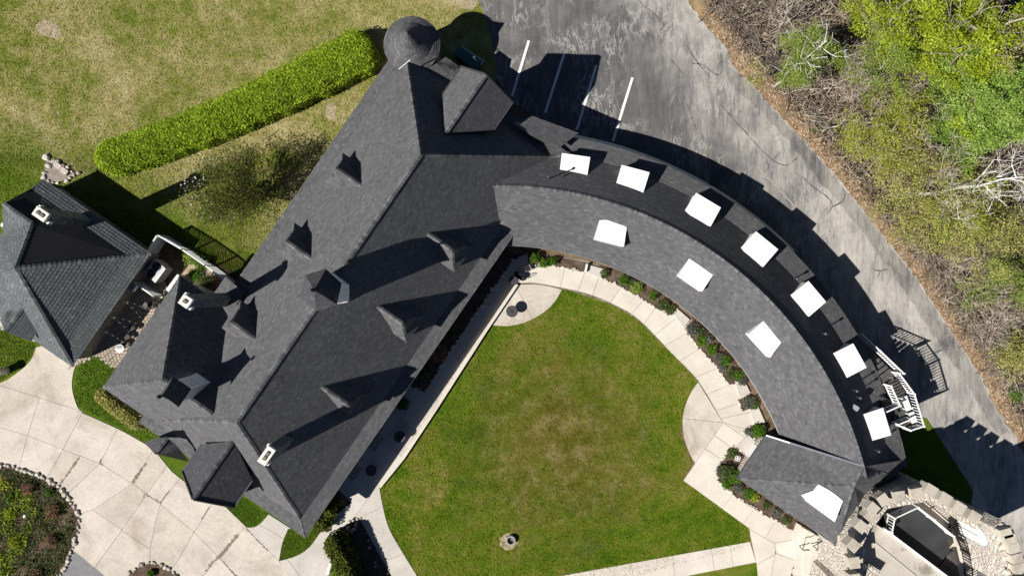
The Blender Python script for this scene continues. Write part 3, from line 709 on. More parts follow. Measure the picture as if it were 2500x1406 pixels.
# shaded walk beside the house, and the paving that leads to the drive
sw = [(1292, 618), (1262, 694), (1180, 812), (985, 1112), (925, 1185), (870, 1235), (820, 1190), (1000, 930), (1200, 640)]
side = poly_obj('house_walk', sw, 0.018, MT['joint'], kind='structure')
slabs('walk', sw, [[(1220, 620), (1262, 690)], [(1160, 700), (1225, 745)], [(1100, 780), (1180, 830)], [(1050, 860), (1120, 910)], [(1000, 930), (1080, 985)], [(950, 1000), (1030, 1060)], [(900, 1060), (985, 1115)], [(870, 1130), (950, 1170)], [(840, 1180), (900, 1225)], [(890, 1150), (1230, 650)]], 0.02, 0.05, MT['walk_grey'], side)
s2 = [(682, 1368)]+catmull([(682, 1368), (725, 1355), (757, 1333), (790, 1287), (812, 1262)], 4)[1:]+[(872, 1215), (925, 1180)]+catmull([(926, 1183), (934, 1230), (950, 1288), (985, 1350), (1022, 1410)], 4)+[(1034, 1430), (970, 1430), (880, 1268), (866, 1260), (818, 1310), (813, 1340), (795, 1430), (735, 1440)]
sp = poly_obj('front_walk', s2, 0.022, MT['joint'], kind='structure')
slabs('walk', s2, [[(757, 1333), (805, 1378)], [(782, 1302), (815, 1328)], [(728, 1355), (790, 1425)], [(700, 1362), (760, 1440)], [(866, 1262), (925, 1178)], [(845, 1240), (880, 1272)], [(870, 1268), (940, 1232)], [(905, 1310), (965, 1290)], [(935, 1370), (1000, 1345)]], 0.02, 0.054, MT['walk_grey'], sp)
s3 = [(601, 1286)]+catmull([(601, 1286), (622, 1285), (638, 1275), (656, 1254)], 3)[1:]+[(712, 1290)]+catmull([(704, 1290), (690, 1325), (682, 1368)], 3)
sp2 = poly_obj('door_walk', s3, 0.022, MT['joint'], kind='structure')
slabs('walk', s3, [[(632, 1278), (700, 1318)]], 0.02, 0.054, MT['walk_grey'], sp2)
s4 = [(-300, 700), (110, 842), (185, 892), (205, 860), (250, 800), (150, 780), (-300, 600)]
poly_obj('house_apron', s4, 0.030, MT['walk_grey'], kind='structure')
# grey paved strip at the bottom of the drive
poly_obj('asphalt_path', [C2(420, 1390), C2(510, 1235), C2(720, 1406), (290, 1440), (120, 1440)], 0.060, M_simple('grey sealed path', (0.20, 0.20, 0.205), 0.9, 0, 0.15, 2), kind='structure')
# low garden ledge between walk and lawn
ledge = MB()
la = [(1262, 694), (1185, 808), (1062, 1000), (985, 1116), (928, 1186)]
for a, b in zip(la, la[1:]):
    ledge.bar(G(*a)+Vector((0, 0, 0.15)), G(*b)+Vector((0, 0, 0.15)), 0.24, 0.30)
ledge.build('garden_ledge', MT['walk'], label='long low concrete ledge between shaded house walk and courtyard lawn', cat='ledge')
for px in ([(1174, 812), (1171, 835), (1165, 853), (1153, 867), (1135, 882), (1111, 903), (1104, 905), (1168, 808)],):
    poly_obj('curved_edging', px, 0.056, MT['walk'], kind='structure')

# ------------------------------------------------------------------ MAIN HOUSE
AE, AB, AR = 0.070, 0.0762, 0.200
nE0, nE1, tE0, tE1 = -524, -65, -325, 732
nB0, nB1, tB0, tB1 = -492, -97, -293, 700
nR, tR0, tR1 = -294.5, -113, 521
house = thing('main_house', 'large slate grey hip roofed stone house with six pointed dormers', 'house', W(nR, 200, 0))
R0, R1 = W(nR, tR0, AR), W(nR, tR1, AR)
e = {k: W(n, t, AE) for k, (n, t) in dict(N=(nE0, tE0), E=(nE1, tE0), S=(nE1, tE1), Wc=(nE0, tE1)).items()}
b = {k: W(n, t, AB) for k, (n, t) in dict(N=(nB0, tB0), E=(nB1, tB0), S=(nB1, tB1), Wc=(nB0, tB1)).items()}
planes = [[b['E'], b['S'], R1, R0], [b['Wc'], b['N'], R0, R1], [b['N'], b['E'], R0], [b['S'], b['Wc'], R1],
          [e['E'], e['S'], b['S'], b['E']], [e['Wc'], e['N'], b['N'], b['Wc']], [e['N'], e['E'], b['E'], b['N']], [e['S'], e['Wc'], b['Wc'], b['S']]]
caps = [(R0, R1)]+[(e[k], b[k]) for k in e]+[(b['N'], R0), (b['E'], R0), (b['S'], R1), (b['Wc'], R1)]
roof_part('roof', planes, house, MT['shingle'], caps)
def wall_ring(name, corners, z0, z1, mat, parent, **kw):
    mb = MB()
    for i in range(len(corners)):
        a, c = Vector(corners[i]), Vector(corners[(i+1) % len(corners)])
        mb.quad((a.x, a.y, z0), (c.x, c.y, z0), (c.x, c.y, z1), (a.x, a.y, z1))
    return mb.build(name, mat, parent, **kw)
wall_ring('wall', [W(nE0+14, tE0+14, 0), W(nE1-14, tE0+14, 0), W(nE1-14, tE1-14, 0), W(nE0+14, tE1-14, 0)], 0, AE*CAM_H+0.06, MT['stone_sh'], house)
fm = MB(); skirt(fm, [e['N'], e['E'], e['S'], e['Wc']], 0.22)
fm.build('fascia', MT['fascia_dk'], house)
# windows and door under the courtyard eave
for t in (-200, -60, 90, 240, 390, 560):
    f = MB(); c = W(nE1-13.2, t, 0.040); f.box(c, T_DIR*0.75, N_DIR*0.03, Vector((0, 0, 0.75)))
    wf = f.build('window', MT['white'], house)
    p = MB(); p.box(c+N_DIR*0.03, T_DIR*0.66, N_DIR*0.012, Vector((0, 0, 0.66))); p.build('pane', MT['glass'], wf)
# north-west pavilion wing
pa, pt0, pt1, pn = 0.163, 406, 713, -636
pc = 560; pr = -482
P = {'N': W(pn, pt0, AE), 'Wc': W(pn, pt1, AE), 'A': W(pr, pc, pa), 'B': W(-360, pc, pa), 'Ne': W(-480, pt0, AE), 'We': W(-480, pt1, AE)}
pl = [[P['N'], P['A'], P['Wc']], [P['N'], P['Ne'], W(-360, pt0+2, AE), P['B'], P['A']][:1]+[W(-370, pt0, AE), P['B'], P['A']], [P['Wc'], P['A'], P['B'], W(-370, pt1, AE)]]
wing = roof_part('wing_roof', pl, house, MT['shingle'], [(P['N'], P['A']), (P['Wc'], P['A']), (P['A'], P['B'])])
fm = MB(); skirt(fm, [P['N'], P['Wc'], W(-500, pt1, AE), W(-500, pt0, AE)], 0.2); fm.build('fascia', MT['fascia_dk'], house)
wall_ring('wall', [W(pn+14, pt0+14, 0), W(pn+14, pt1-14, 0), W(-500, pt1-14, 0), W(-500, pt0+14, 0)], 0, AE*CAM_H+0.25, MT['stone_sh'], house)
# cross gables on the two hip ends
def hip_gable(tf, tb, sgn):
    aR_, aE_ = 0.1545, 0.1125; n0, n1 = -362, -226
    rb, rf = W(nR, tb, aR_), W(nR, tf, aR_)
    # where each eave runs back into the hip face
    te = tf-sgn*abs(tb-tf)*0.48
    l0, l1 = W(n0, tf, aE_), W(n0, te, aE_); r0, r1 = W(n1, tf, aE_), W(n1, te, aE_)
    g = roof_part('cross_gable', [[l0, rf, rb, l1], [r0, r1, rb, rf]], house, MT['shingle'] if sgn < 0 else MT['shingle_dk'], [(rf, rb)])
    wb = MB(); d = T_DIR*sgn*(-0.25)
    q = [l0+d+N_DIR*0.3, r0+d-N_DIR*0.3, rf+d-Vector((0, 0, 0.15))]; low = Vector((0, 0, aE_*CAM_H))
    wb.add([q[0]-low, q[1]-low, q[1], q[2], q[0]], [(0, 1, 2, 3, 4)])
    for s0, s1 in ((l0+N_DIR*0.3, l1+N_DIR*0.3), (r0-N_DIR*0.3, r1-N_DIR*0.3)):
        s0 = s0+d
        wb.quad(s0-low, s1-low, s1-Vector((0, 0, 0.02)), s0-Vector((0, 0, 0.02)))
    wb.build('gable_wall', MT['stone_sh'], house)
    f = MB(); f.bar(l0, rf, 0.1, 0.22); f.bar(r0, rf, 0.1, 0.22); f.bar(l0, l1, 0.08, 0.16); f.bar(r0, r1, 0.08, 0.16); f.build('barge_board', MT['fascia_dk'], house)
hip_gable(-331, -183, -1)
hip_gable(732, 586, 1)
# small entry gable beside the south-west one
rb, rf = G(407, 1069, 6.1), G(378, 1107, 5.9)
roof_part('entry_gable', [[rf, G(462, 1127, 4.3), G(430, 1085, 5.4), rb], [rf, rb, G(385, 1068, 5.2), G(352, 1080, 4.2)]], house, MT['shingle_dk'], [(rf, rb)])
roof_part('corner_skirt_roof', [[G(1243, 303, 4.45), G(1300, 284, 3.9), G(1412, 326, 3.55), G(1360, 366, 4.4)]], house, MT['shingle'])
roof_part('corner_skirt_roof', [[G(1066, 155, 4.0), G(1088, 140, 3.7), G(1124, 164, 3.65), G(1106, 190, 3.95)]], house, MT['shingle'])
# six pointed dormers
def dormer(t0, side):
    S = 1 if side > 0 else -1                       # +1 courtyard slope, -1 lawn slope
    def D(dn, dt, a): return W(nR + S*dn, t0+dt, a) # dn measured outwards from the ridge
    back = D(84, 0, 0.147); pk = D(148, 0, 0.145); hw = 36
    eL0, eL1 = D(134, hw, 0.113), D(174, hw, 0.112); eR0, eR1 = D(134, -hw, 0.113), D(174, -hw, 0.112)
    mL, mR = D(160, hw*0.62, 0.122), D(160, -hw*0.62, 0.122)
    kL, kR = D(122, hw*0.62, 0.124), D(122, -hw*0.62, 0.124)
    vL, vR = D(118, hw*0.95, 0.122), D(118, -hw*0.95, 0.122)
    planes = [[pk, back, kL, mL], [pk, mR, kR, back], [mL, kL, eL0, eL1], [mR, eR1, eR0, kR], [pk, mL, mR], [mL, eL1, eR1, mR], [back, vL, kL], [back, kR, vR]]
    d = roof_part('dormer', planes, house, MT['shingle'], [(pk, back), (pk, mL), (pk, mR)], expo=0.13, wid=(0.16, 0.3), lift=0.018)
    w = MB(); dz = Vector((0, 0, 3))
    aL, aR = D(166, hw-6, 0.112), D(166, -hw+6, 0.112); cL, cR = D(120, hw-6, 0.112), D(120, -hw+6, 0.112)
    for p, q in ((aL, aR), (aL, cL), (aR, cR)): w.quad(p-dz*0.7, q-dz*0.7, q, p)
    w.build('dormer_wall', MT['fascia_dk'], d)
    g = MB(); m = (aL+aR)/2; g.box(m-Vector((0, 0, 0.55))+N_DIR*S*0.03, T_DIR*0.42, N_DIR*0.03, Vector((0, 0, 0.42))); g.build('louvre', MT['white'], d)
for t0 in (7, 191, 395):
    dormer(t0, 1); dormer(t0-3, -1)
# cupolas
def cupola(name, n, t, sides, r, z0, ze, zt, ro, rot, roofr):
    c = W(n, t, 0); body = MB()
    cu = MB()
    def ring(rad, z): return [Vector((c.x+rad*math.cos(rot+2*math.pi*k/sides), c.y+rad*math.sin(rot+2*math.pi*k/sides), z)) for k in range(sides)]
    rings = [ring(r*1.16, z0), ring(r*1.05, z0+0.8), ring(r, z0+0.9), ring(r, ze)]
    for a, b2 in zip(rings, rings[1:]):
        for k in range(sides): body.quad(a[k], a[(k+1) % sides], b2[(k+1) % sides], b2[k])
    o = body.build(name, MT['membrane'], house)
    lv = MB()
    for k in range(sides):
        p0, p1 = rings[2][k], rings[2][(k+1) % sides]; m = (p0+p1)/2; x = (p1-p0)*0.32; nn = Vector((m.x-c.x, m.y-c.y, 0)).normalized()
        for j in range(5):
            zc = z0+1.05+(ze-z0-1.25)*(j+0.5)/5
            lv.box(Vector((m.x, m.y, zc))+nn*0.02, x, nn*0.012, Vector((0, 0, (ze-z0-1.25)/13)))
    lv.build('louvre', MT['membrane'], o, kind='stuff')
    R_ = [ring(roofr, ze-0.05), ring(roofr*0.72, ze+0.28*(zt-ze)*0.7), ring(roofr*0.34, ze+(zt-ze)*0.55)]
    top = Vector((c.x, c.y, zt)); planes = []
    for k in range(sides):
        k2 = (k+1) % sides
        planes += [[R_[0][k], R_[0][k2], R_[1][k2], R_[1][k]], [R_[1][k], R_[1][k2], R_[2][k2], R_[2][k]], [R_[2][k], R_[2][k2], top]]
    rf_ = MB()
    for p in planes: rf_.add(p, [tuple(range(len(p)))])
    ro_ = rf_.build('spire_roof', MT['underlay'], o)
    sh = MB()
    for p in planes: shingle_plane(sh, p, 0.14, (0.16, 0.3), 0.016)
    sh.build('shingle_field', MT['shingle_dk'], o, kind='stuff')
    fin = MB(); fin.lathe(top-Vector((0, 0, 0.1)), [(0.05, 0), (0.05, 0.2), (0.13, 0.3), (0.13, 0.42), (0.03, 0.52), (0.02, 0.75)], 10); fin.build('finial', MT['iron'], o)
    ev = MB(); e0, e1 = ring(roofr, ze-0.06), ring(roofr*0.9, ze-0.2)
    for k in range(sides): ev.quad(e1[k], e1[(k+1) % sides], e0[(k+1) % sides], e0[k])
    ev.build('cornice', MT['white'], o)
cupola('cupola', nR+4, 205, 6, 1.08, 9.0, 12.9, 14.3, 0, 0.3, 1.30)
cupola('cupola', -426, 540, 4, 0.72, 7.4, 10.8, 12.5, 0, math.atan2(-NY, NX)+math.pi/4, 0.98)
# chimneys
def chimney(parent, n, t, zb, zt, ln, lt, pots, taper=1.0):
    c = W(n, t, 0); m = MB(); x, y = N_DIR*ln, T_DIR*lt
    B = [c-x*1.12-y*1.12, c+x*1.12-y*1.12, c+x*1.12+y*1.12, c-x*1.12+y*1.12]; Tp = [c-x-y, c+x-y, c+x+y, c-x+y]
    zs = Vector((0, 0, zb)); zm = Vector((0, 0, zt-0.25))
    nl = 12
    for i in range(nl):
        s0, s1 = i/nl, (i+1)/nl
        for k in range(4):
            k2 = (k+1) % 4
            def P_(j, s, f): 
                q = B[j].lerp(Tp[j], s); return c+(q-c)*f+Vector((0, 0, zb+(zt-0.25-zb)*s))
            f0, f1 = 1.035, 1.0
            m.quad(P_(k, s0, f0), P_(k2, s0, f0), P_(k2, s1, f1), P_(k, s1, f1), random.random())
            m.quad(P_(k, s0, 1.0), P_(k2, s0, 1.0), P_(k2, s0, f0), P_(k, s0, f0), 0.3)
    o = m.build('chimney', MT['chimney'], parent)
    cp = MB(); cp.box(c+Vector((0, 0, zt-0.12)), x*1.08, y*1.08, Vector((0, 0, 0.13))); cp.build('cap', MT['cap'], o)
    big_t = lt > ln
    for i in range(pots):
        off = ((i-(pots-1)/2)*0.32)
        cc = c+(T_DIR if big_t else N_DIR)*off+Vector((0, 0, zt+0.05))
        f = MB(); f.box(cc, N_DIR*(0.10 if big_t else 0.13), T_DIR*(0.13 if big_t else 0.10), Vector((0, 0, 0.05))); f.build('flue', MT['flue'], o)
    fl = MB()
    for s in (-1, 1): fl.box(c-N_DIR*s*0+N_DIR*s*ln*1.2+T_DIR*s*lt*0.9+Vector((0, 0, zt-0.5)), N_DIR*0.07, T_DIR*0.10, Vector((0, 0, 0.2)))
    fl.build('cap_bracket', MT['white'], o)
chimney(house, -509, 383, 3.0, 10.9, 0.32, 0.32, 1)
chimney(house, -207, 537, 6.2, 11.2, 0.27, 0.55, 2)
# shallow saddle beside the north chimney
roof_part('chimney_saddle', [[W(-545, 345, 0.078), W(-480, 345, 0.095), W(-480, 400, 0.095), W(-545, 400, 0.078)]], house, MT['shingle'])
# flashing strips at the tower and the wing valley
fl = MB(); fl.bar(G(974, 170, 5.6), G(1002, 147, 5.9), 0.06, 0.08)
fl.build('flashing', MT['greybox'], house)

# round corner tower
tw = thing('round_tower', 'round corner tower with a flared conical grey shingle roof', 'tower', Vector((-224.5*K0, 548*K0, 0)))
tcx, tcy = -226*K0, 549*K0
prof = [(2.07, 4.05), (1.50, 4.42), (0.85, 5.15), (0.30, 6.0), (0.03, 6.45)]
mb = MB()
for (r0, z0), (r1, z1) in zip(prof, prof[1:]):
    L = math.hypot(r1-r0, z1-z0); rows = max(1, int(L/0.14))
    for i in range(rows):
        s0, s1 = i/rows, (i+1)/rows
        ra, rb_ = r0+(r1-r0)*s0, r0+(r1-r0)*s1; za, zb_ = z0+(z1-z0)*s0, z0+(z1-z0)*s1
        n = max(8, int(2*math.pi*ra/0.28)); ph = random.random()
        for k in range(n):
            a0, a1 = (k+ph)*2*math.pi/n, (k+ph+0.97)*2*math.pi/n
            p = lambda r, z, an: Vector((tcx+r*math.cos(an), tcy+r*math.sin(an), z))
            s = min(1, max(0, random.gauss(0.45, 0.2)))
            mb.add([p(ra+0.008, za+0.02, a0), p(ra+0.008, za+0.02, a1), p(rb_, zb_+0.004, a1), p(rb_, zb_+0.004, a0), p(ra, za-0.01, a0), p(ra, za-0.01, a1)], [(0, 1, 2, 3), (4, 5, 1, 0)], s)
cone = MB(); cone.lathe((tcx, tcy, 0), [(r, z-0.012) for r, z in prof], 40); co = cone.build('roof', MT['underlay'], tw)
mb.build('shingle_field', MT['shingle'], co, kind='stuff')
cw = MB(); cw.lathe((tcx, tcy, 0), [(1.75, 0), (1.75, 4.25)], 32); cw.build('wall', MT['stone_sh'], tw)
cf = MB(); cf.lathe((tcx, tcy, 0), [(2.0, 3.88), (2.06, 4.05)], 40); cf.build('fascia', MT['fascia_dk'], tw)

# ------------------------------------------------------------------ CURVED WING
CX, CY = -27*K0, -594*K0
RI, RR, RO, RK = 691*K0, 815*K0, 955*K0, 911*K0
ZI, ZR, ZO, ZK = 0.060*CAM_H, 0.115*CAM_H, 0.0575*CAM_H, 0.0665*CAM_H
def wz(r):
    if r <= RR: return ZI+(ZR-ZI)*(r-RI)/(RR-RI)
    if r <= RK: return ZR+(ZK-ZR)*(r-RR)/(RK-RR)
    return ZK+(ZO-ZK)*(r-RK)/(RO-RK)
def endang(r):
    q = r/K0
    d = np.interp(q, [691, 815, 955], [21.7, 13.2, 11.6]); return math.radians(d)
A1 = math.radians(98)
def WP(r, an, dz=0): return Vector((CX+r*math.cos(an), CY+r*math.sin(an), wz(r)+dz))
cwing = thing('curved_wing', 'long curved wing with grey shingle roof and white flat topped dormers', 'building', Vector((CX+RR*0.7, CY+RR*0.7, 0)))
base = MB(); NS = 96
RB = [RI+(RR-RI)*i/8 for i in range(9)]+[RR+(RK-RR)*i/6 for i in range(1, 7)]+[RK+(RO-RK)*i/3 for i in range(1, 4)]
for ra, rb_ in zip(RB, RB[1:]):
    for k in range(NS):
        f = lambda r, i: WP(r, endang(r)+(A1-endang(r))*i/NS, -0.018)
        base.quad(f(ra, k), f(rb_, k), f(rb_, k+1), f(ra, k+1))
wroof = base.build('roof', MT['underlay'], cwing)
mb = MB(); mdk = MB()
def ring_rows(mb, r_eave, r_top, expo=0.15, wid=(0.20, 0.38), lift=0.018):
    sl = math.hypot(r_top-r_eave, wz(r_top)-wz(r_eave)); rows = int(round(sl/expo)); dr = (r_top-r_eave)/rows
    nz = abs(r_top-r_eave)/sl
    for i in range(rows):
        ra, rb_ = r_eave+dr*i, r_eave+dr*(i+1); a = endang(ra)-random.random()*0.01
        while a < A1:
            w = random.uniform(*wid)/ra; a0, a1 = a, a+w*0.985; a += w
            s = min(1, max(0, random.gauss(0.52, 0.14))); lf = lift*random.uniform(0.7, 1.3)
            off = lf*nz
            q = [WP(ra, a0, 0.006+off), WP(ra, a1, 0.006+off), WP(rb_, a1, 0.006), WP(rb_, a0, 0.006), WP(ra, a0, -0.006), WP(ra, a1, -0.006)]
            fs = [(0, 1, 2, 3), (4, 5, 1, 0)] if dr < 0 else [(0, 3, 2, 1), (4, 0, 1, 5)]
            mb.add(q, fs, s)
ring_rows(mb, RI, RR); ring_rows(mb, RO, RK); ring_rows(mb, RK, RR)
na = 240
for k in range(na):
    a0 = endang(RR)+(A1-endang(RR))*k/na; a1 = endang(RR)+(A1-endang(RR))*(k+1.06)/na
    s = random.random()
    i0, i1, o0, o1 = WP(RR-0.15, a0, 0.05), WP(RR-0.15, a1, 0.035), WP(RR+0.15, a0, 0.05), WP(RR+0.15, a1, 0.035)
    c0, c1 = WP(RR, a0, 0.06), WP(RR, a1, 0.045)
    mb.add([i0, c0, o0, i1, c1, o1], [(0, 1, 4, 3), (1, 2, 5, 4)], s)
mb.build('shingle_field', MT['shingle'], wroof, kind='stuff')
wl_ = MB(); fa = MB()
for rad, zt in ((RI+1.25, ZI+0.4), (RO-0.6, ZO+0.2)):
    for k in range(NS):
        a0, a1 = endang(rad)+(A1-endang(rad))*k/NS, endang(rad)+(A1-endang(rad))*(k+1)/NS
        p = lambda an, z: (CX+rad*math.cos(an), CY+rad*math.sin(an), z)
        wl_.quad(p(a0, 0), p(a1, 0), p(a1, zt), p(a0, zt))
for rad in (RI, RO):
    for k in range(NS):
        f = lambda i, dz: WP(rad, endang(rad)+(A1-endang(rad))*i/NS, dz)
        fa.quad(f(k, -0.22), f(k+1, -0.22), f(k+1, 0.0), f(k, 0.0))
wl_.build('wall', MT['stone'], cwing); fa.build('fascia', MT['greybox'], cwing)
# grey metal gutter shelf along the outer eave
gu = MB()
for k in range(NS):
    a0, a1 = endang(RO)+(A1-endang(RO))*k/NS, endang(RO)+(A1-endang(RO))*(k+1)/NS
    if not (math.radians(44) < a0 < math.radians(80)): continue
    p = lambda r, an, z: (CX+r*math.cos(an), CY+r*math.sin(an), z)
    gu.quad(p(RO+0.01, a0, ZO-0.22), p(RO+0.34, a0, ZO-0.5), p(RO+0.34, a1, ZO-0.5), p(RO+0.01, a1, ZO-0.22))
    gu.quad(p(RO+0.34, a0, ZO-0.5), p(RO+0.34, a0, ZO-0.9), p(RO+0.34, a1, ZO-0.9), p(RO+0.34, a1, ZO-0.5))
gu.build('gutter', MT['greybox'], cwing)
def polar(p): return math.hypot(p.x-CX, p.y-CY), math.atan2(p.y-CY, p.x-CX)
def flat_dormer(inner, outer, up, parent, roofh=None, drop=None, curved=True):
    """inner: two px corners of the edge where the flat roof meets the slope, outer: the two free corners"""
    z = up
    a, b2 = G(*inner[0], z), G(*inner[1], z); c, d = G(*outer[1], z-0.12), G(*outer[0], z-0.12)
    m = MB(); n = 8; top = []
    mid = (a+b2)/2; outdir = (a+b2-c-d).normalized(); outdir.z = 0
    for i in range(n+1):
        s = i/n; p = a.lerp(b2, s); bow = math.sin(math.pi*s)*(0.20 if curved else 0); top.append(p+outdir*bow)
    ring = top+[c, d]
    th = Vector((0, 0, 0.10)); k = len(ring)
    m.add([p for p in ring]+[p-th for p in ring], [tuple(range(k))]+[(i, i+k, (i+1) % k+k, (i+1) % k) for i in range(k)])
    # make the roof face upwards
    o = m.build('flat_dormer', MT['membrane'], parent)
    w = MB()
    ins = lambda p: p+((a+b2+c+d)/4-p)*0.07
    aa, bb, cc, dd = ins(a), ins(b2), ins(c), ins(d)
    for p, q in ((bb, cc), (cc, dd), (dd, aa)):
        w.quad((p.x, p.y, p.z-drop), (q.x, q.y, q.z-drop), (q.x, q.y, q.z-0.1), (p.x, p.y, p.z-0.1))
    w.build('dormer_wall', MT['white'], o)
    f = MB(); mm = (cc+dd)/2; x = (cc-dd)*0.36; nn = Vector((x.y, -x.x, 0)).normalized()
    if nn.dot(mm-(aa+bb)/2) < 0: nn = -nn
    f.box(Vector((mm.x, mm.y, z-0.62))+nn*0.01, Vector((x.x, x.y, 0)), nn*0.03, Vector((0, 0, 0.33))); f.build('window', MT['glass'], o)
    return o
OUT = [((1365, 431), (1432, 439), (1441, 384), (1372, 374)), ((1502, 457), (1569, 475), (1586, 421), (1518, 403)), ((1673, 513), (1735, 553), (1760, 507), (1700, 471)),
       ((1810, 604), (1863, 652), (1900, 609), (1846, 565)), ((1931, 720), (1975, 773), (2017, 737), (1974, 686)), ((2033, 863), (2066, 923), (2116, 897), (2083, 838)), ((2102, 1013), (2120, 1078), (2176, 1062), (2156, 995))]
for q in OUT: flat_dormer(q[:2], (q[3], q[2]), 0.0895*CAM_H, cwing, drop=1.6)
def inner_dormer(front, back, zroof, zfront, parent, bow=0.22):
    a, b2 = G(*back[0], zroof), G(*back[1], zroof)
    f0, f1 = G(*front[0], zfront), G(*front[1], zfront)          # foot of the front wall, on the slope
    m = MB(); n = 8; outd = ((a+b2)-(f0+f1)); outd.z = 0; outd.normalize()
    top = [a.lerp(b2, i/n)+outd*math.sin(math.pi*i/n)*bow for i in range(n+1)]
    g1, g0 = Vector((f1.x, f1.y, zroof-0.12)), Vector((f0.x, f0.y, zroof-0.12))
    ring = top+[g1, g0]; k = len(ring); th = Vector((0, 0, 0.1))
    m.add(ring+[p-th for p in ring], [tuple(range(k))]+[(i, i+k, (i+1) % k+k, (i+1) % k) for i in range(k)])
    o = m.build('flat_dormer', MT['membrane'], parent)
    w = MB()
    for p, q in ((g0, g1), (g0, a), (g1, b2)):
        w.quad((p.x, p.y, zfront-0.5), (q.x, q.y, zfront-0.5), (q.x, q.y, q.z-0.1), (p.x, p.y, p.z-0.1))
    w.build('dormer_wall', MT['white'], o)
for fr, bk in ((((1448, 586), (1517, 604)), ((1464, 538), (1530, 556))), (((1649, 673), (1704, 711)), ((1683, 631), (1742, 669))), (((1816, 813), (1866, 869)), ((1863, 784), (1907, 836)))):
    inner_dormer(fr, bk, 0.0995*CAM_H, 0.0765*CAM_H, cwing)
# vent pipes on the outer slope
def vent(u, v, h, zb, hood=False):
    for _ in range(12): zb = 0.5*zb+0.5*wz(min(RO, polar(G(u, v, zb))[0]))
    p = G(u, v, zb); m = MB(); m.tube([p-Vector((0, 0, 0.3)), p+Vector((0, 0, h))], 0.045, 8)
    if hood: m.lathe(p+Vector((0, 0, h-0.05)), [(0.045, 0), (0.10, 0.04), (0.10, 0.13), (0.03, 0.2)], 10)
    m.build('vent_pipe', MT['flash'], cwing)
for u, v, h, z, hd in ((2082, 951, 0.6, 4.9, True), (2090, 968, 0.6, 4.9, True), (2007, 813, 0.55, 5.0, True), (1938, 681, 0.6, 5.0, True), (2135, 1097, 0.6, 4.6, True), (1338, 437, 1.0, 4.6, True), (1372, 432, 0.35, 4.9, False)):
    vent(u, v, h, z, hd)
hb = MB(); hb.box(G(2085, 994, 5.2), N_DIR*0.22, T_DIR*0.16, Vector((0, 0, 0.28))); hb.build('vent_box', MT['greybox'], cwing)
# end pavilion of the wing
ZP = 0.063*CAM_H
K1, K2, K3 = G(1870, 1062, ZI), G(1800, 1166, ZP), G(2040, 1331, ZP)
Q1, Q2 = G(2110, 1138, ZR), G(2085, 1187, ZR*0.985)
X1, X2, X3, X4 = G(2205, 1122, ZO), G(2190, 1163, ZO), G(2122, 1212, ZO*0.96), G(2104, 1262, ZO*0.92)
ends = [[K1, K2, Q2], [K1, Q2, Q1], [K2, K3, Q2], [Q1, X2, X1], [Q1, Q2, X2], [Q2, X3, X2], [Q2, X4, X3], [Q2, K3, X4]]
er = roof_part('end_roof', ends, cwing, MT['shingle'], [(K2, Q2), (X2, Q1), (K3, Q2), (Q2, Q1)])
fm = MB()
for p, q in ((K1, K2), (K2, K3), (K3, X4), (X4, X3), (X3, X2), (X2, X1)): fm.quad(p-Vector((0, 0, .22)), q-Vector((0, 0, .22)), q, p)
fm.build('fascia', MT['fascia_dk'], cwing)
cen = (K1+K2+K3+X2+X4)/5
def inw(p, f=0.17): return p+(cen-p)*f
wm = MB(); cs = [inw(p) for p in (K1, K2, K3, X4, X3, X2, X1)]
for p, q in zip(cs, cs[1:]): wm.quad((p.x, p.y, 0), (q.x, q.y, 0), (q.x, q.y, q.z+0.1), (p.x, p.y, p.z+0.1))
wm.build('wall', MT['stone'], cwing)
vf = MB(); vf.bar(K1+Vector((0, 0, 0.06)), K1.lerp(Q1, 0.25)+Vector((0, 0, 0.05)), 0.10, 0.06); vf.build('valley_flashing', MT['white'], cwing)
vf = MB(); vf.bar(K1.lerp(Q1, 0.25)+Vector((0, 0, 0.05)), Q1+Vector((0, 0, 0.03)), 0.13, 0.06); vf.build('valley_flashing', MT['flash'], cwing)
mp = MB(); mp.quad(G(2092, 1234, 4.4), G(2106, 1252, 4.1), G(2056, 1318, 3.7), G(2062, 1300, 4.0)); mp.build('metal_pan', MT['greybox'], cwing)
fr = ((1968, 1223), (2027, 1266)); bk = ((2000, 1183), (2058, 1222))
inner_dormer(fr, bk, 0.101*CAM_H, 0.086*CAM_H, cwing, 0.08)
sd = MB(); sd.add([G(1955, 1208, 4.55), G(1968, 1223, 4.6), G(1990, 1195, 5.15)], [(0, 1, 2)]); sd.build('dormer_cheek', MT['greybox'], cwing)
# white door under the end pavilion
dm = MB(); p0, p1 = G(1828, 1118, 0), G(1850, 1087, 0); d = (p1-p0).normalized(); nn = Vector((-d.y, d.x, 0))
if nn.x > 0: nn = -nn
mid = (p0+p1)/2
dm.box(mid+nn*0.35+Vector((0, 0, 1.05)), d*0.55, nn*0.05, Vector((0, 0, 1.05))); dm.build('door', MT['white'], cwing)

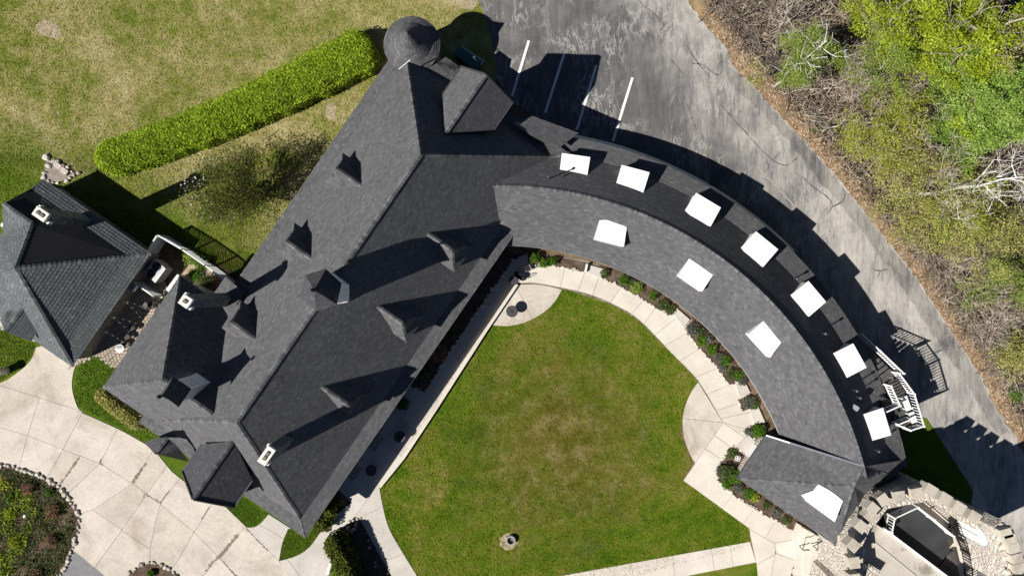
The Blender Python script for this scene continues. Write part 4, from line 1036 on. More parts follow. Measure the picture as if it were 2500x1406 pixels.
# ------------------------------------------------------------------ LEFT COTTAGE
cot = thing('slate_cottage', 'stone cottage with green grey slate pyramid roof and tall chimney', 'house', W(-905, 573, 0))
CE, CP, CG = 0.045, 0.118, 0.082
kE, kS, kN, kW = W(-739, 412, CE), W(-739, 733, CE), W(-1044, 412, CE), W(-1071, 733, CE)
ap = W(-905, 573, CP); g0, g1 = W(-968, 493, CG), W(-1046, 493, CG)
gW = W(-1046, 574, CE); gC = W(-1020, 574, CE)
br = 30; CB = CE+0.010
fE, fS, fN = W(-739-br, 412+br, CB), W(-739-br, 733-br, CB), W(-1044, 412+br, CB)
slp = []
slmb = MB()
cp_planes = [[fE, fS, ap], [kE, kS, fS, fE], [fE, ap, g0, g1, fN], [kE, fE, fN, kN], [kS, kW, ap], [kS, ap, fS], [g1, g0, gC, gW], [kW, ap, W(-1046, 574, 0.056)], [ap, g0, W(-1046, 574, 0.056)]]
croof = planes_obj('roof', cp_planes, cot)
for i, p in enumerate(cp_planes): shingle_plane(slmb, p, 0.235, (0.27, 0.33), 0.026, gap=0.024, pieces=slp if i in (0, 1) else None, maxp=300)
for a, c in ((kE, fE), (fE, ap), (kS, ap), (ap, g0), (g0, g1)): cap_line(slmb, a, c, 0.17, 0.3)
slmb.build('slate_field', MT['slate'], croof, kind='stuff')
for m in slp: m.build('slate', MT['slate'], croof)
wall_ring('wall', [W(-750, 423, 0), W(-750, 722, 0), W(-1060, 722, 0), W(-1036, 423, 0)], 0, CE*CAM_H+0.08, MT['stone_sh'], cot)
gw = MB(); a, c = W(-1040, 416, 0), W(-1040, 570, 0); gw.add([a, c, Vector((c.x, c.y, CE*CAM_H)), W(-1040, 493, CG-0.003), Vector((a.x, a.y, CE*CAM_H))], [(0, 1, 2, 3, 4)]); gw.build('gable_wall', MT['stone_sh'], cot)
chimney(cot, -905, 436, 1.2, 7.45, 0.46, 0.32, 2)
# small gabled porch on the south-west side
rb, rf = W(-882, 663, 0.077), W(-885, 729, 0.077)
roof_part('porch_roof', [[rf, rb, W(-840, 690, 0.058), W(-840, 729, 0.058)], [rf, W(-928, 729, 0.058), W(-928, 690, 0.058), rb]], cot, MT['slate'], [(rf, rb)], 0.2, (0.25, 0.4), 0.02)


# ------------------------------------------------------------------ CASTLE RUIN (lower right)
cas = thing('castle_tower', 'pale stone castle ruin with battlements, concrete terrace and dark floor', 'castle', G(2230, 1300, 0))
def PXY(l, z): return [G(u, v, z) for u, v in l]
def ribbon_wall(name, tops, z1, z0, th, parent, mat, side=1, **kw):
    mb = MB(); n = len(tops); L = []
    for i, p in enumerate(tops):
        d = tops[min(i+1, n-1)]-tops[max(0, i-1)]; d.z = 0; d.normalize(); x = Vector((-d.y, d.x, 0))*side; L.append((p, p+x*th))
    for i in range(n-1):
        (a, a2), (c, c2) = L[i], L[i+1]
        zz = lambda p, z: Vector((p.x, p.y, z))
        mb.quad(zz(a, z1), zz(c, z1), zz(c2, z1), zz(a2, z1), random.random())
        mb.quad(zz(a, z0), zz(c, z0), zz(c, z1), zz(a, z1)); mb.quad(zz(a2, z0), zz(a2, z1), zz(c2, z1), zz(c2, z0))
    for (a, a2) in (L[0], L[-1]):
        mb.quad(Vector((a.x, a.y, z0)), Vector((a2.x, a2.y, z0)), Vector((a2.x, a2.y, z1)), Vector((a.x, a.y, z1)))
    return mb.build(name, mat, parent, **kw)
ZT = 5.7
wtop = PXY([(2074, 1440), (2078, 1372), (2076, 1328), (2098, 1278), (2122, 1252), (2136, 1232), (2156, 1214), (2196, 1206), (2240, 1197), (2266, 1186)], ZT)
ribbon_wall('rampart_wall', wtop, ZT, 0, 0.85, cas, MT['stone'], -1)
def merlon(px, w, d, h, dirv, z=ZT):
    p = G(*px, z+h); w *= 0.84; d *= 0.9; m = MB(); dv = Vector((dirv[0], -dirv[1], 0)).normalized(); nv = Vector((-dv.y, dv.x, 0))
    h = h*random.uniform(0.93, 1.07); b_ = Vector((p.x, p.y, z+h/2)); m.box(b_, dv*w/2, nv*d/2, Vector((0, 0, h/2)), random.random())
    # slightly tilted weathered cap
    m.box(b_+Vector((0, 0, h/2+0.035)), dv*(w/2+0.04), nv*(d/2+0.04), Vector((0.0, 0.0, 0.035)), random.random())
    m.build('merlon', MT['capstone'], cas)
for px, w, dr in (((2195, 1212), 1.0, (30, -4)), ((2241, 1203), 1.15, (30, -6)), ((2156, 1219), 0.85, (20, -14)), ((2130, 1240), 0.85, (14, -16)), ((2126, 1259), 0.9, (24, 20)), ((2101, 1284), 0.9, (24, 20)),
                  ((2082, 1330), 0.95, (24, 22)), ((2084, 1372), 0.95, (4, 30)), ((2086, 1412), 0.9, (4, 30))):
    merlon(px, w*0.9, 0.75, 0.75, dr)
# east parapet
etop = PXY([(2262, 1189), (2300, 1212), (2352, 1243), (2418, 1284)], 6.3)
ribbon_wall('parapet_wall', [Vector((p.x, p.y, 6.0)) for p in etop], 6.0, 0, 0.7, cas, MT['stone'], -1)
for px in ((2272, 1196), (2308, 1217), (2343, 1239), (2378, 1261), (2410, 1282)): merlon(px, 0.88, 0.72, 0.85, (31, 19), 6.0)
# tall east tower wall, ragged top
et = PXY([(2424, 1287), (2440, 1308), (2452, 1345), (2460, 1380), (2468, 1440)], 8.2)
fine = []
for a, c in zip(et, et[1:]):
    for k in range(6): fine.append(a.lerp(c, k/6))
fine.append(et[-1])
ribbon_wall('tower_wall', fine, 8.2, 0, 0.8, cas, MT['stone'], 1)
rub = MB()
for a in fine:
    for k in range(3):
        p = a+Vector((random.uniform(-0.1, 0.9), random.uniform(-0.3, 0.3), random.uniform(0.0, 0.15))); rub.blob(p, random.uniform(0.12, 0.3), 0.3, random.random())
rub.build('wall_rubble', MT['rock'], cas, kind='stuff')
for i, a in enumerate(fine):
    merl = MB()
    if i % 4 == 1:
        c = a+Vector((0.42, -0.1, 0.3)); merl.box(c, Vector((0.36, 0.1, 0)), Vector((-0.1, 0.3, 0)), Vector((0, 0, 0.3)), random.random()); merl.build('merlon', MT['capstone'], cas)
# white arched panel fills the tower opening; sunlit view beyond put into its colour
wa, wb2 = et[1].lerp(et[2], 0.05), et[2].lerp(et[3], 0.55)
dv = (wb2-wa); dv.z = 0; wl2 = dv.length; dv.normalize(); nv = Vector((dv.y, -dv.x, 0))
if nv.x > 0: nv = -nv
def arch(mb, c, half, zb, zs, out, th, seg=10, shade=0.5):
    pts = [(-half, zb), (half, zb)]+[(half*math.cos(math.pi*k/seg), zs+half*1.0*math.sin(math.pi*k/seg)) for k in range(seg+1)]
    f = [Vector((c.x, c.y, 0))+dv*x+Vector((0, 0, z))+nv*out for x, z in pts]; bk_ = [p-nv*th for p in f]; n = len(pts)
    mb.add(f+bk_, [tuple(range(n))]+[(i, i+n, (i+1) % n+n, (i+1) % n) for i in range(n)], shade)
arch_mid = (wa+wb2)/2
m = MB(); arch(m, arch_mid, wl2*0.42, 3.7, 6.0, 0.06, 0.12); fo = m.build('white_arch_panel', MT['white'], cas)
m = MB(); arch(m, arch_mid, wl2*0.49, 3.6, 6.0, 0.02, 0.1); m.build('arch_surround', MT['greybox'], fo)
m = MB(); m.box(Vector((arch_mid.x, arch_mid.y, 4.9))+nv*0.12, dv*0.015, nv*0.02, Vector((0, 0, 1.0))); m.build('panel_joint', MT['greybox'], fo)
m = MB(); m.box(Vector((arch_mid.x, arch_mid.y, 3.62))+nv*0.3, dv*0.7, nv*0.28, Vector((0, 0, 0.04))); m.build('threshold', MT['blade'], cas)
# floors
inside = PXY([(2078, 1330), (2102, 1268), (2130, 1232), (2160, 1206), (2258, 1180), (2418, 1288), (2400, 1310), (2380, 1440), (2090, 1440)], 3.3)
m = MB(); m.prism([(p.x, p.y) for p in inside], 0.1, 3.3); m.build('lower_floor', MT['walk'], cas)
tr = PXY([(2113, 1268), (2128, 1272), (2157, 1291), (2312, 1408), (2360, 1445), (2092, 1445), (2103, 1345), (2096, 1312)], 4.5)
m = MB(); m.prism([(p.x, p.y) for p in tr], 0.2, 4.5); m.build('terrace', MT['terrace'], cas)
m = MB(); p0, p1 = G(2157, 1290, 4.6), G(2345, 1432, 4.6); m.bar(p0, p1, 0.16, 0.3); m.build('edge_beam', MT['white'], cas)
m = MB(); p0, p1 = G(2120, 1312, 4.53), G(2260, 1425, 4.53); m.bar(p0, p1, 0.1, 0.04); m.build('floor_joint', MT['walk_grey'], cas)
dk = PXY([(2158, 1290), (2166, 1254), (2223, 1226), (2312, 1301), (2319, 1343), (2287, 1386), (2312, 1409)], 4.0)
m = MB(); m.prism([(p.x, p.y) for p in dk], 0.2, 4.0); m.build('dark_floor', MT['slab_dark'], cas)  # floor area in one near-black colour
dk2 = PXY([(2290, 1388), (2321, 1345), (2330, 1345), (2352, 1440), (2340, 1440)], 3.7)
m = MB(); m.prism([(p.x, p.y) for p in dk2], 0.2, 3.7); m.build('lower_deck', M_simple('worn dark deck', (0.075, 0.07, 0.066), 0.9, 0, 0.4, 1.5), cas)
def railing(parent, pts, h, mat, step=0.14, w=0.05, post=1.6, name='railing', top_w=0.09):
    """pts on the floor; posts, rails and balusters each their own"""
    r = None
    m = MB()
    for a, c in zip(pts, pts[1:]): m.bar(a+Vector((0, 0, h)), c+Vector((0, 0, h)), top_w, 0.06)
    r = m.build(name, mat, parent)
    for a, c in zip(pts, pts[1:]):
        m = MB(); m.bar(a+Vector((0, 0, 0.12)), c+Vector((0, 0, 0.12)), w, 0.05); m.build('bottom_rail', mat, r)
        L = (c-a).length; n = max(1, int(L/step)); me = None
        for k in range(n+1):
            p = a.lerp(c, k/n)
            if me is None:
                bm_ = MB(); bm_.box((0, 0, h/2+0.04), Vector((w*0.42, 0, 0)), Vector((0, w*0.42, 0)), Vector((0, 0, h/2-0.08))); me = bm_.mesh('baluster'); me.materials.append(mat)
            o = link('baluster', me, r); o.location = p
    for p in pts:
        m = MB(); m.box(p+Vector((0, 0, h/2+0.04)), Vector((0.06, 0, 0)), Vector((0, 0.06, 0)), Vector((0, 0, h/2+0.04))); m.build('post', mat, r)
    return r
railing(cas, PXY([(2160, 1288), (2167, 1254), (2223, 1228), (2262, 1258), (2308, 1297)], 4.0), 0.95, MT['white'], 0.19, 0.055, top_w=0.075)
railing(cas, PXY([(2222, 1216), (2262, 1204)], 3.3), 0.95, MT['white'])
railing(cas, PXY([(2318, 1284), (2330, 1306), (2345, 1340), (2352, 1375), (2354, 1425)], 3.3), 1.0, MT['iron'], 0.19, 0.07, name='curved_railing', top_w=0.06)
# arched gateway in the west wall and the steps up to it
gwall = PXY([(1978, 1440), (1990, 1376), (2012, 1363), (2046, 1346), (2058, 1326)], 1.0)
gt = [Vector((p.x, p.y, 5.2)) for p in gwall]
ribbon_wall('gate_wall', gt, 5.2, 0, 0.8, cas, MT['stone'], -1)
a_, b_2 = gwall[2], gwall[3]
dv = (b_2-a_).normalized(); nv = Vector((-dv.y, dv.x, 0))
if nv.y < 0: nv = -nv
m = MB(); arch(m, (a_+b_2)/2, 0.5, 1.0, 2.3, 0.05, 0.06); go = m.build('dark_arch_panel', MT['blade'], cas)  # near-black panel on the wall face stands in for the shaded opening
# two lounge chairs in the shade of the battlements
for i, (u, v, lab) in enumerate(((2096, 1341, 'pale slatted patio chair in battlement shade, nearer the courtyard roof'), (2101, 1379, 'pale slatted patio chair in battlement shade, farther from the roof'))):
    p = G(u, v, 4.5); c = thing('patio_chair', lab, 'chair', p, 'slatted chairs on the castle terrace')
    for k in range(5):
        m = MB(); m.box(p+Vector((-0.2+0.1*k, 0, 0.42)), Vector((0.04, 0, 0)), Vector((0, 0.24, 0)), Vector((0, 0, 0.015))); m.build('seat_slat', MT['white'], c)
    for sx in (-1, 1):
        for sy in (-1, 1):
            m = MB(); m.box(p+Vector((sx*0.21, sy*0.21, 0.21)), Vector((0.02, 0, 0)), Vector((0, 0.02, 0)), Vector((0, 0, 0.21))); m.build('leg', MT['white'], c)
    m = MB(); m.box(p+Vector((-0.27, 0.0, 0.68)), Vector((0.02, 0, 0.0)), Vector((0, 0.24, 0)), Vector((0, 0, 0.26))); m.build('backrest', MT['white'], c)
# grass in the shade behind the castle, and a pale pad
poly_obj('castle_lawn', [(2195, 1090), (2222, 1012), (2262, 1022), (2290, 1064), (2318, 1110), (2352, 1162), (2380, 1206), (2405, 1262), (2420, 1300), (2150, 1200)], 0.030, MT['lawn_lush'], kind='structure')
poly_obj('castle_pad', [(2379, 1168), (2400, 1218), (2417, 1260), (2428, 1300), (2400, 1300), (2370, 1230)], 0.040, MT['walk_grey'], kind='structure')
# entrance steps
st = thing('entrance_steps', 'pale stone entrance steps beside the gate with black handrail', 'steps', G(1985, 1330, 0))
for k, l in enumerate(([(1936, 1300), (1945, 1276), (2045, 1334), (2012, 1364), (1992, 1378), (1982, 1440), (1958, 1440), (1940, 1392), (1945, 1352)],
                       [(1950, 1310), (1958, 1286), (2045, 1336), (2012, 1364), (1992, 1376), (1985, 1430), (1968, 1415), (1958, 1390), (1962, 1350)],
                       [(1966, 1318), (1976, 1296), (2045, 1336), (2012, 1362), (1994, 1374), (1986, 1405), (1978, 1385), (1982, 1350)])):
    z = 0.18*(k+1); m = MB(); q = PXY(l, z); m.prism([(p.x, p.y) for p in q], 0.0, z+0.03*0, random.random()); m.build('step', MT['capstone'] if k == 9 else MT['walk'], st)
hr = thing('handrail', 'black metal handrail frame standing on the entrance steps', 'handrail', G(1975, 1333, 0))
for l in ([(1952, 1332), (1962, 1328), (1963, 1330), (1977, 1324)], [(1980, 1326), (2009, 1320)]):
    m = MB(); m.tube([G(u, v, 1.25) for u, v in l], 0.035, 6); m.build('rail', MT['iron'], hr)
for l in ([(1952, 1332, 1.25), (1960, 1342, 0.3)], [(1985, 1332, 1.2), (1998, 1342, 0.5)], [(1960, 1342, 0.36), (1998, 1342, 0.55)], [(2009, 1320, 1.25), (1986, 1332, 1.2)]):
    m = MB(); m.tube([G(*q) for q in l], 0.035, 6); m.build('rail', MT['iron'], hr)

# ------------------------------------------------------------------ TIMBER DECK on the outside of the wing
dck = thing('timber_deck', 'raised timber deck with white balustrade outside the curved wing', 'deck', G(2190, 980, 0))
ZD = 3.3
dpx = [(2098, 820), (2112, 815), (2150, 868), (2214, 955), (2238, 1036), (2205, 1046), (2186, 1038), (2176, 1000), (2165, 950), (2130, 880)]
# boards run across the deck, each cut to the deck outline
outl = PXY(dpx, ZD); uvp = [(p.x, p.y) for p in outl]
dx = (G(2214, 955, ZD)-G(2112, 815, ZD)); dx.z = 0; dx.normalize(); dy = Vector((-dx.y, dx.x, 0))
def clip_any(poly, s0, s1):
    """part of polygon with s0 <= p.dx <= s1"""
    def half(pl, c, sg):
        out = []
        for j in range(len(pl)):
            p, q = pl[j], pl[(j+1) % len(pl)]; dp, dq = sg*(p[0]*dx.x+p[1]*dx.y-c), sg*(q[0]*dx.x+q[1]*dx.y-c)
            if dp >= 0: out.append(p)
            if dp*dq < 0: t = dp/(dp-dq); out.append((p[0]+t*(q[0]-p[0]), p[1]+t*(q[1]-p[1])))
        return out
    r = half(poly, s0, 1); return half(r, s1, -1) if len(r) > 2 else []
sv = [p[0]*dx.x+p[1]*dx.y for p in uvp]; s = min(sv)
s0_, s1_ = min(sv), max(sv)
def deck_z(q): return 0.9+(ZD-0.9)*min(1, max(0, (q-s0_)/((s1_-s0_)*0.46)))
while s < max(sv):
    pl_ = clip_any(uvp, s, s+0.28)
    if len(pl_) > 2:
        m = MB(); zz_ = deck_z(s+0.28); m.prism(pl_, zz_-0.05, zz_+random.uniform(-0.004, 0.004), random.random()); m.build('board', MT['deck'], dck)
    s += 0.30
for u, v in ((2180, 914), (2212, 958), (2234, 1030), (2190, 1036)):
    p = G(u, v, ZD); m = MB(); m.box(Vector((p.x, p.y, ZD/2-0.05)), Vector((0.08, 0, 0)), Vector((0, 0.08, 0)), Vector((0, 0, ZD/2-0.02))); m.build('support_post', MT['deck'], dck)
dzr = [Vector((p.x, p.y, deck_z(p.x*dx.x+p.y*dx.y))) for p in PXY([(2112, 817), (2140, 855), (2176, 905)], 2.6)]
railing(dck, dzr, 0.95, MT['white'], 0.21, 0.06)
railing(dck, PXY([(2178, 908), (2214, 957), (2237, 1034), (2205, 1044), (2188, 1036)], ZD), 0.95, MT['white'], 0.21, 0.06)
m = MB(); dq = PXY([(2178, 906), (2214, 955), (2238, 1036), (2205, 1046), (2186, 1038)], ZD)
for a, c in zip(dq, dq[1:]): m.quad(Vector((a.x, a.y, 0.2)), Vector((c.x, c.y, 0.2)), c-Vector((0, 0, 0.05)), a-Vector((0, 0, 0.05)))
m.build('shadow_panel', MT['deck'], dck)  # panels added under the deck edge to close gaps in its shadow
railing(dck, PXY([(2158, 938), (2180, 985), (2140, 1003)], ZD+0.2), 0.95, MT['white'], 0.2, 0.08)
railing(dck, PXY([(2176, 1030), (2205, 1018)], ZD), 0.95, MT['white'], 0.2, 0.08)
rf_m = MB(); q = PXY([(2150, 968), (2182, 978), (2196, 1010), (2160, 1020)], ZD+0.35); rf_m.prism([(p.x, p.y) for p in q], ZD-0.3, ZD+0.3); rf_m.build('landing', MT['fascia_dk'], dck)
for (u0, v0, u1, v1, lab) in ((2200, 965, 2212, 998, 'long white bench on the timber deck nearest its corner'), (2217, 1003, 2226, 1028, 'short white bench at the far end of the timber deck')):
    a, c = G(u0, v0, ZD), G(u1, v1, ZD); bch = thing('white_bench', lab, 'bench', (a+c)/2, 'white benches on the timber deck')
    d = (c-a).normalized(); nn = Vector((-d.y, d.x, 0))
    for k in range(3):
        m = MB(); m.bar(a+nn*(0.15*k-0.2)+Vector((0, 0, 0.45)), c+nn*(0.15*k-0.2)+Vector((0, 0, 0.45)), 0.13, 0.04); m.build('seat_slat', MT['white'], bch)
    for pnt in (a.lerp(c, 0.12), a.lerp(c, 0.88)):
        m = MB(); m.box(pnt+nn*(-0.05)+Vector((0, 0, 0.215)), d*0.04, nn*0.2, Vector((0, 0, 0.215))); m.build('leg', MT['white'], bch)
bk_ = thing('easel_sign', 'small white folded sign standing on the timber deck', 'sign', G(2170, 925, ZD))
m = MB(); p = G(2170, 925, ZD); m.add([p+Vector((-0.2, -0.15, 0)), p+Vector((0.25, -0.15, 0)), p+Vector((0.02, 0.0, 0.6)), p+Vector((-0.2, 0.2, 0)), p+Vector((0.25, 0.2, 0))], [(0, 1, 2), (3, 2, 4)]); m.build('sign_panel', MT['white'], bk_)

# ------------------------------------------------------------------ leafy things
def shell_pts(n, c, r, rng=RNG, fill=0.35):
    """points mostly near the surface of an ellipsoid"""
    d = rng.normal(size=(n, 3)); d /= np.linalg.norm(d, axis=1)[:, None]
    rad = 1-fill*rng.random(n)**1.5
    return np.array(c)+d*np.array(r)*rad[:, None]
def bumpy(P, c, amp=0.15, f=2.0):
    q = P-np.array(c); k = 1+amp*np.sin(q[:, :1]*f*3.1+1.3)*np.cos(q[:, 1:2]*f*2.7+0.5)+amp*0.5*np.sin(q[:, 2:3]*f*4)
    return np.array(c)+q*k
def shade_for(n, lo=0.0, hi=1.0): return RNG.uniform(lo, hi, n)
def hedge(name, label, line_px, half_w, h, mat, n, leaf, core_mat, taper=0.0, group=None, cat='hedge', lump=1.0):
    """a hedge that follows a line of ground pixels"""
    pts = [G(*p) for p in line_px]; root = thing(name, label, cat, pts[0], group)
    L = [0]
    for a, c in zip(pts, pts[1:]): L.append(L[-1]+(c-a).length)
    def at(s):
        s = s*L[-1]
        for i in range(len(pts)-1):
            if s <= L[i+1] or i == len(pts)-2:
                f = (s-L[i])/(L[i+1]-L[i]); d = (pts[i+1]-pts[i]).normalized(); return pts[i].lerp(pts[i+1], f), d
    P = []; ends = 1.0
    S = RNG.uniform(-half_w/L[-1]*0.8, 1+half_w/L[-1]*0.8, n); A = RNG.uniform(0, math.pi, n); D = 1-0.22*RNG.random(n)**1.3
    for s, a, d_ in zip(S, A, D):
        p, d = at(min(1, max(0, s))); x = Vector((-d.y, d.x, 0)); w = half_w*(1+lump*0.05*math.sin(s*L[-1]*1.1+math.cos(s*L[-1]*0.7)*2)+lump*0.03*math.sin(s*L[-1]*3.7+1))*(1+taper*(s-0.5))
        over = (s-min(1, max(0, s)))*L[-1]; e_ = math.sqrt(max(0, 1-(over/(half_w*0.85))**2)) if over else 1
        if random.random() < 0.72: ex = random.uniform(-1, 1); ez = (1-abs(ex)**3.2)**0.5
        else: ex = math.copysign(random.uniform(0.9, 1.0), random.random()-0.5); ez = random.uniform(0.0, 0.75)
        hh = h*(1+0.03*lump*math.sin(s*L[-1]*2.3+a))
        tw = random.uniform(-0.05, 0.09); P.append(p+d*over+x*ex*(w+tw)*d_*e_+Vector((0, 0, 0.08+hh*ez*d_*(0.6+0.4*e_))))
    P = np.array([tuple(p) for p in P])
    quads_mesh('foliage', leaf_quads(P, leaf, up=0.5), mat, root)
    m = MB()
    for i in range(40):
        p, d = at(i/39); q, _ = at(min(1, (i+1)/39)) if i < 39 else (p, d)
        x = Vector((-d.y, d.x, 0))
        if i < 39:
            w0 = half_w*0.78; ring = lambda pp: [pp-x*w0, pp-x*w0*0.9+Vector((0, 0, h*0.72)), pp+x*w0*0.9+Vector((0, 0, h*0.72)), pp+x*w0]
            r0, r1 = ring(p), ring(q); m.add(r0+r1, [(0, 4, 5, 1), (1, 5, 6, 2), (2, 6, 7, 3)])
            if i == 0: m.add(r0, [(0, 1, 2, 3)])
            if i == 38: m.add(r1, [(3, 2, 1, 0)])
    m.build('inner_branches', core_mat, root); return root
hedge('hedge', 'long clipped bright green hedge running from cottage to round tower', [(298, 392), (420, 350), (560, 296), (700, 232), (800, 182), (886, 138)], 1.55, 2.2, MT['hedge'], 150000, 0.10, MT['hedge_core'], taper=0.28, lump=0.7)
hedge('hedge', 'dark yew hedge between front walk and curved path at the bottom', [(828, 1312), (845, 1345), (862, 1385), (880, 1440), (895, 1500)], 0.85, 2.0, MT['yew'], 16000, 0.15, MT['hedge_core'])
hedge('hedge', 'low yellow green hedge under the west pavilion eave', [(262, 962), (290, 988), (322, 1012), (345, 1028)], 0.6, 1.0, MT['olive'], 6000, 0.12, MT['hedge_core'])
def bush(u, v, r, h, mat, label, name='shrub', n=700, leaf=0.10, cat='shrub', group=None, z=0.05, part=False):
    p = G(u, v, z); P = shell_pts(n, (p.x, p.y, h*0.5), (r, r, h*0.52), fill=0.5); P = bumpy(P, (p.x, p.y, h*0.5), 0.18, 1.5/r)
    P[:, 2] = np.maximum(P[:, 2], 0.04)
    return quads_mesh(name, leaf_quads(P, leaf), mat, None, label=label, cat=cat, group=group)
bush(795, 1268, 0.75, 1.3, MT['yew'], 'dark rounded yew at the south eave corner of the house', n=2600, leaf=0.12)
bush(775, 1262, 0.5, 1.1, MT['yew'], 'small dark yew tucked under the south eave corner', n=1200, leaf=0.12)
bush(812, 1240, 0.6, 1.3, MT['yew'], 'dark yew in house shade beside the front walk', n=1500, leaf=0.12)
gr = thing('garden_bed', 'dark mulch bed with pale stones beside the yew hedge', 'flower bed', G(900, 1340))
poly_obj('soil', [(866, 1262), (878, 1262), (985, 1440), (800, 1440), (814, 1340), (820, 1310)], 0.020, MT['soil'], gr)
for k in range(14):
    p = G(866+random.uniform(-16, 16)-k*1.2, 1264+k*3, 0.07); m = MB(); m.blob(p, random.uniform(0.10, 0.18), 0.25, random.random()); m.build('border_stone', MT['rock'], gr)
for k in range(12):
    p = G(900+random.uniform(-12, 20)+k*3, 1300+k*9, 0.05); m = MB(); m.blob(p, random.uniform(0.06, 0.13), 0.25, random.random()); m.build('border_stone', MT['rock'], gr)
poly_obj('drive_lawn', [(205, 840), (170, 900), (170, 960), (190, 1010), (300, 1050), (430, 1160), (560, 1260), (700, 1330), (680, 1400), (860, 1300), (820, 1200), (500, 1000), (330, 870)], 0.0165, MT['lawn_lush'], kind='structure')
poly_obj('south_lawn', [(1250, 1500), (1300, 1440), (1560, 1412), (1846, 1371), (1860, 1500)], 0.017, MT['lawn'], kind='structure')
poly_obj('hedge_grass', [(800, 1440), (812, 1345), (828, 1350), (850, 1400), (870, 1440)], 0.026, MT['lawn_lush'], kind='structure')
gb = thing('path_light', 'white garden seat leaning at the edge of front walk', 'bench', G(802, 1388))
m = MB(); m.bar(G(806, 1374, 0.4), G(799, 1402, 0.4), 0.22, 0.05); m.build('seat', MT['white'], gb)
for q in ((805, 1378), (800, 1398)):
    m = MB(); p = G(*q, 0.2); m.box(p, Vector((0.04, 0, 0)), Vector((0, 0.04, 0)), Vector((0, 0, 0.19))); m.build('leg', MT['white'], gb)
gb.name = 'garden_bench'

# beds along the curved walk
def bed(label, px, stones, name='flower_bed', soil=MT['soil'], z=0.06, r=(0.08, 0.14), step=0.24):
    c = G(sum(p[0] for p in px)/len(px), sum(p[1] for p in px)/len(px)); t = thing(name, label, 'flower bed', c)
    poly_obj('soil', px, z, soil, t)
    pts = [G(*p, z) for p in stones]; made = 0
    for a, c2 in zip(pts, pts[1:]):
        L = (c2-a).length; n = max(1, int(L/step))
        for k in range(n):
            if made > 290: break
            p = a.lerp(c2, (k+random.uniform(-0.3, 0.3))/n)+Vector((random.uniform(-0.09, 0.09), random.uniform(-0.09, 0.09), 0.03)); rr = random.uniform(*r)*random.choice((0.7, 0.9, 1.0, 1.15, 1.3))
            m = MB(); m.blob(p, rr, 0.38, random.random()); m.build('border_stone', MT['rock'], t); made += 1
    return t
B1 = [(1288, 616), (1360, 628), (1432, 642), (1426, 664), (1380, 654), (1340, 650), (1290, 643)]
B2 = [(1462, 648), (1520, 665), (1590, 700), (1650, 745), (1640, 770), (1600, 752), (1540, 714), (1500, 693), (1468, 678)]
B3 = [(1690, 783), (1740, 822), (1790, 880), (1822, 935), (1780, 938), (1748, 895), (1700, 842), (1674, 805)]
B4 = [(1802, 976), (1832, 960), (1850, 988), (1812, 1004)]
B5 = [(1814, 1054), (1840, 1036), (1870, 1028), (1876, 1058), (1848, 1078)]
B6 = [(1790, 1091), (1822, 1113), (1834, 1128), (1806, 1162), (1840, 1196), (1948, 1276), (1936, 1294), (1870, 1258), (1800, 1216), (1752, 1172), (1748, 1150), (1765, 1118)]
bed('narrow mulch bed at the house end of the curved walk', B1, [B1[6], B1[5], B1[4], B1[3]])
bed('long mulch bed with clipped green balls along the curved walk', B2, [B2[8], B2[7], B2[6], B2[5], B2[4]])
bed('dense planted bed along the east stretch of the curved walk', B3, [B3[7], B3[6], B3[5], B3[4]])
bed('small square bed between two door steps on curved walk', B4, [B4[0], B4[3]])
bed('triangular bed beside the white valley of the end pavilion', B5, [B5[0], B5[4]])
bed('L shaped bed wrapping the corner of the end pavilion', B6, [B6[0], B6[11], B6[10], B6[9], B6[8], B6[7], B6[6]])
stp = [('step_slab', [(1432, 645), (1478, 658), (1470, 680), (1428, 662)], 'concrete door step between first and second beds of curved walk'), ('step_slab', [(1652, 752), (1684, 780), (1670, 800), (1645, 768)], 'concrete door step between second and third beds of curved walk'),
       ('step_slab', [(1795, 930), (1822, 938), (1832, 958), (1806, 970)], 'concrete door step above the small square bed'), ('step_slab', [(1830, 995), (1850, 990), (1868, 1030), (1842, 1036)], 'concrete door step below the small square bed'),
       ('step_slab', [(1826, 1060), (1850, 1082), (1826, 1112), (1798, 1090)], 'concrete door step before white pavilion door')]
for nm, px, lab in stp:
    m = MB(); q = PXY(px, 0.16); m.prism([(p.x, p.y) for p in q], 0.03, 0.16); tag(m.build(nm, MT['walk_grey']), lab, 'step')
m = MB(); m.bar(G(1429, 664, 0.3), G(1433, 645, 0.3), 0.14, 0.3); tag(m.build('stone_kerb', MT['white']), 'short white kerb between mulch bed and first door step', 'kerb')
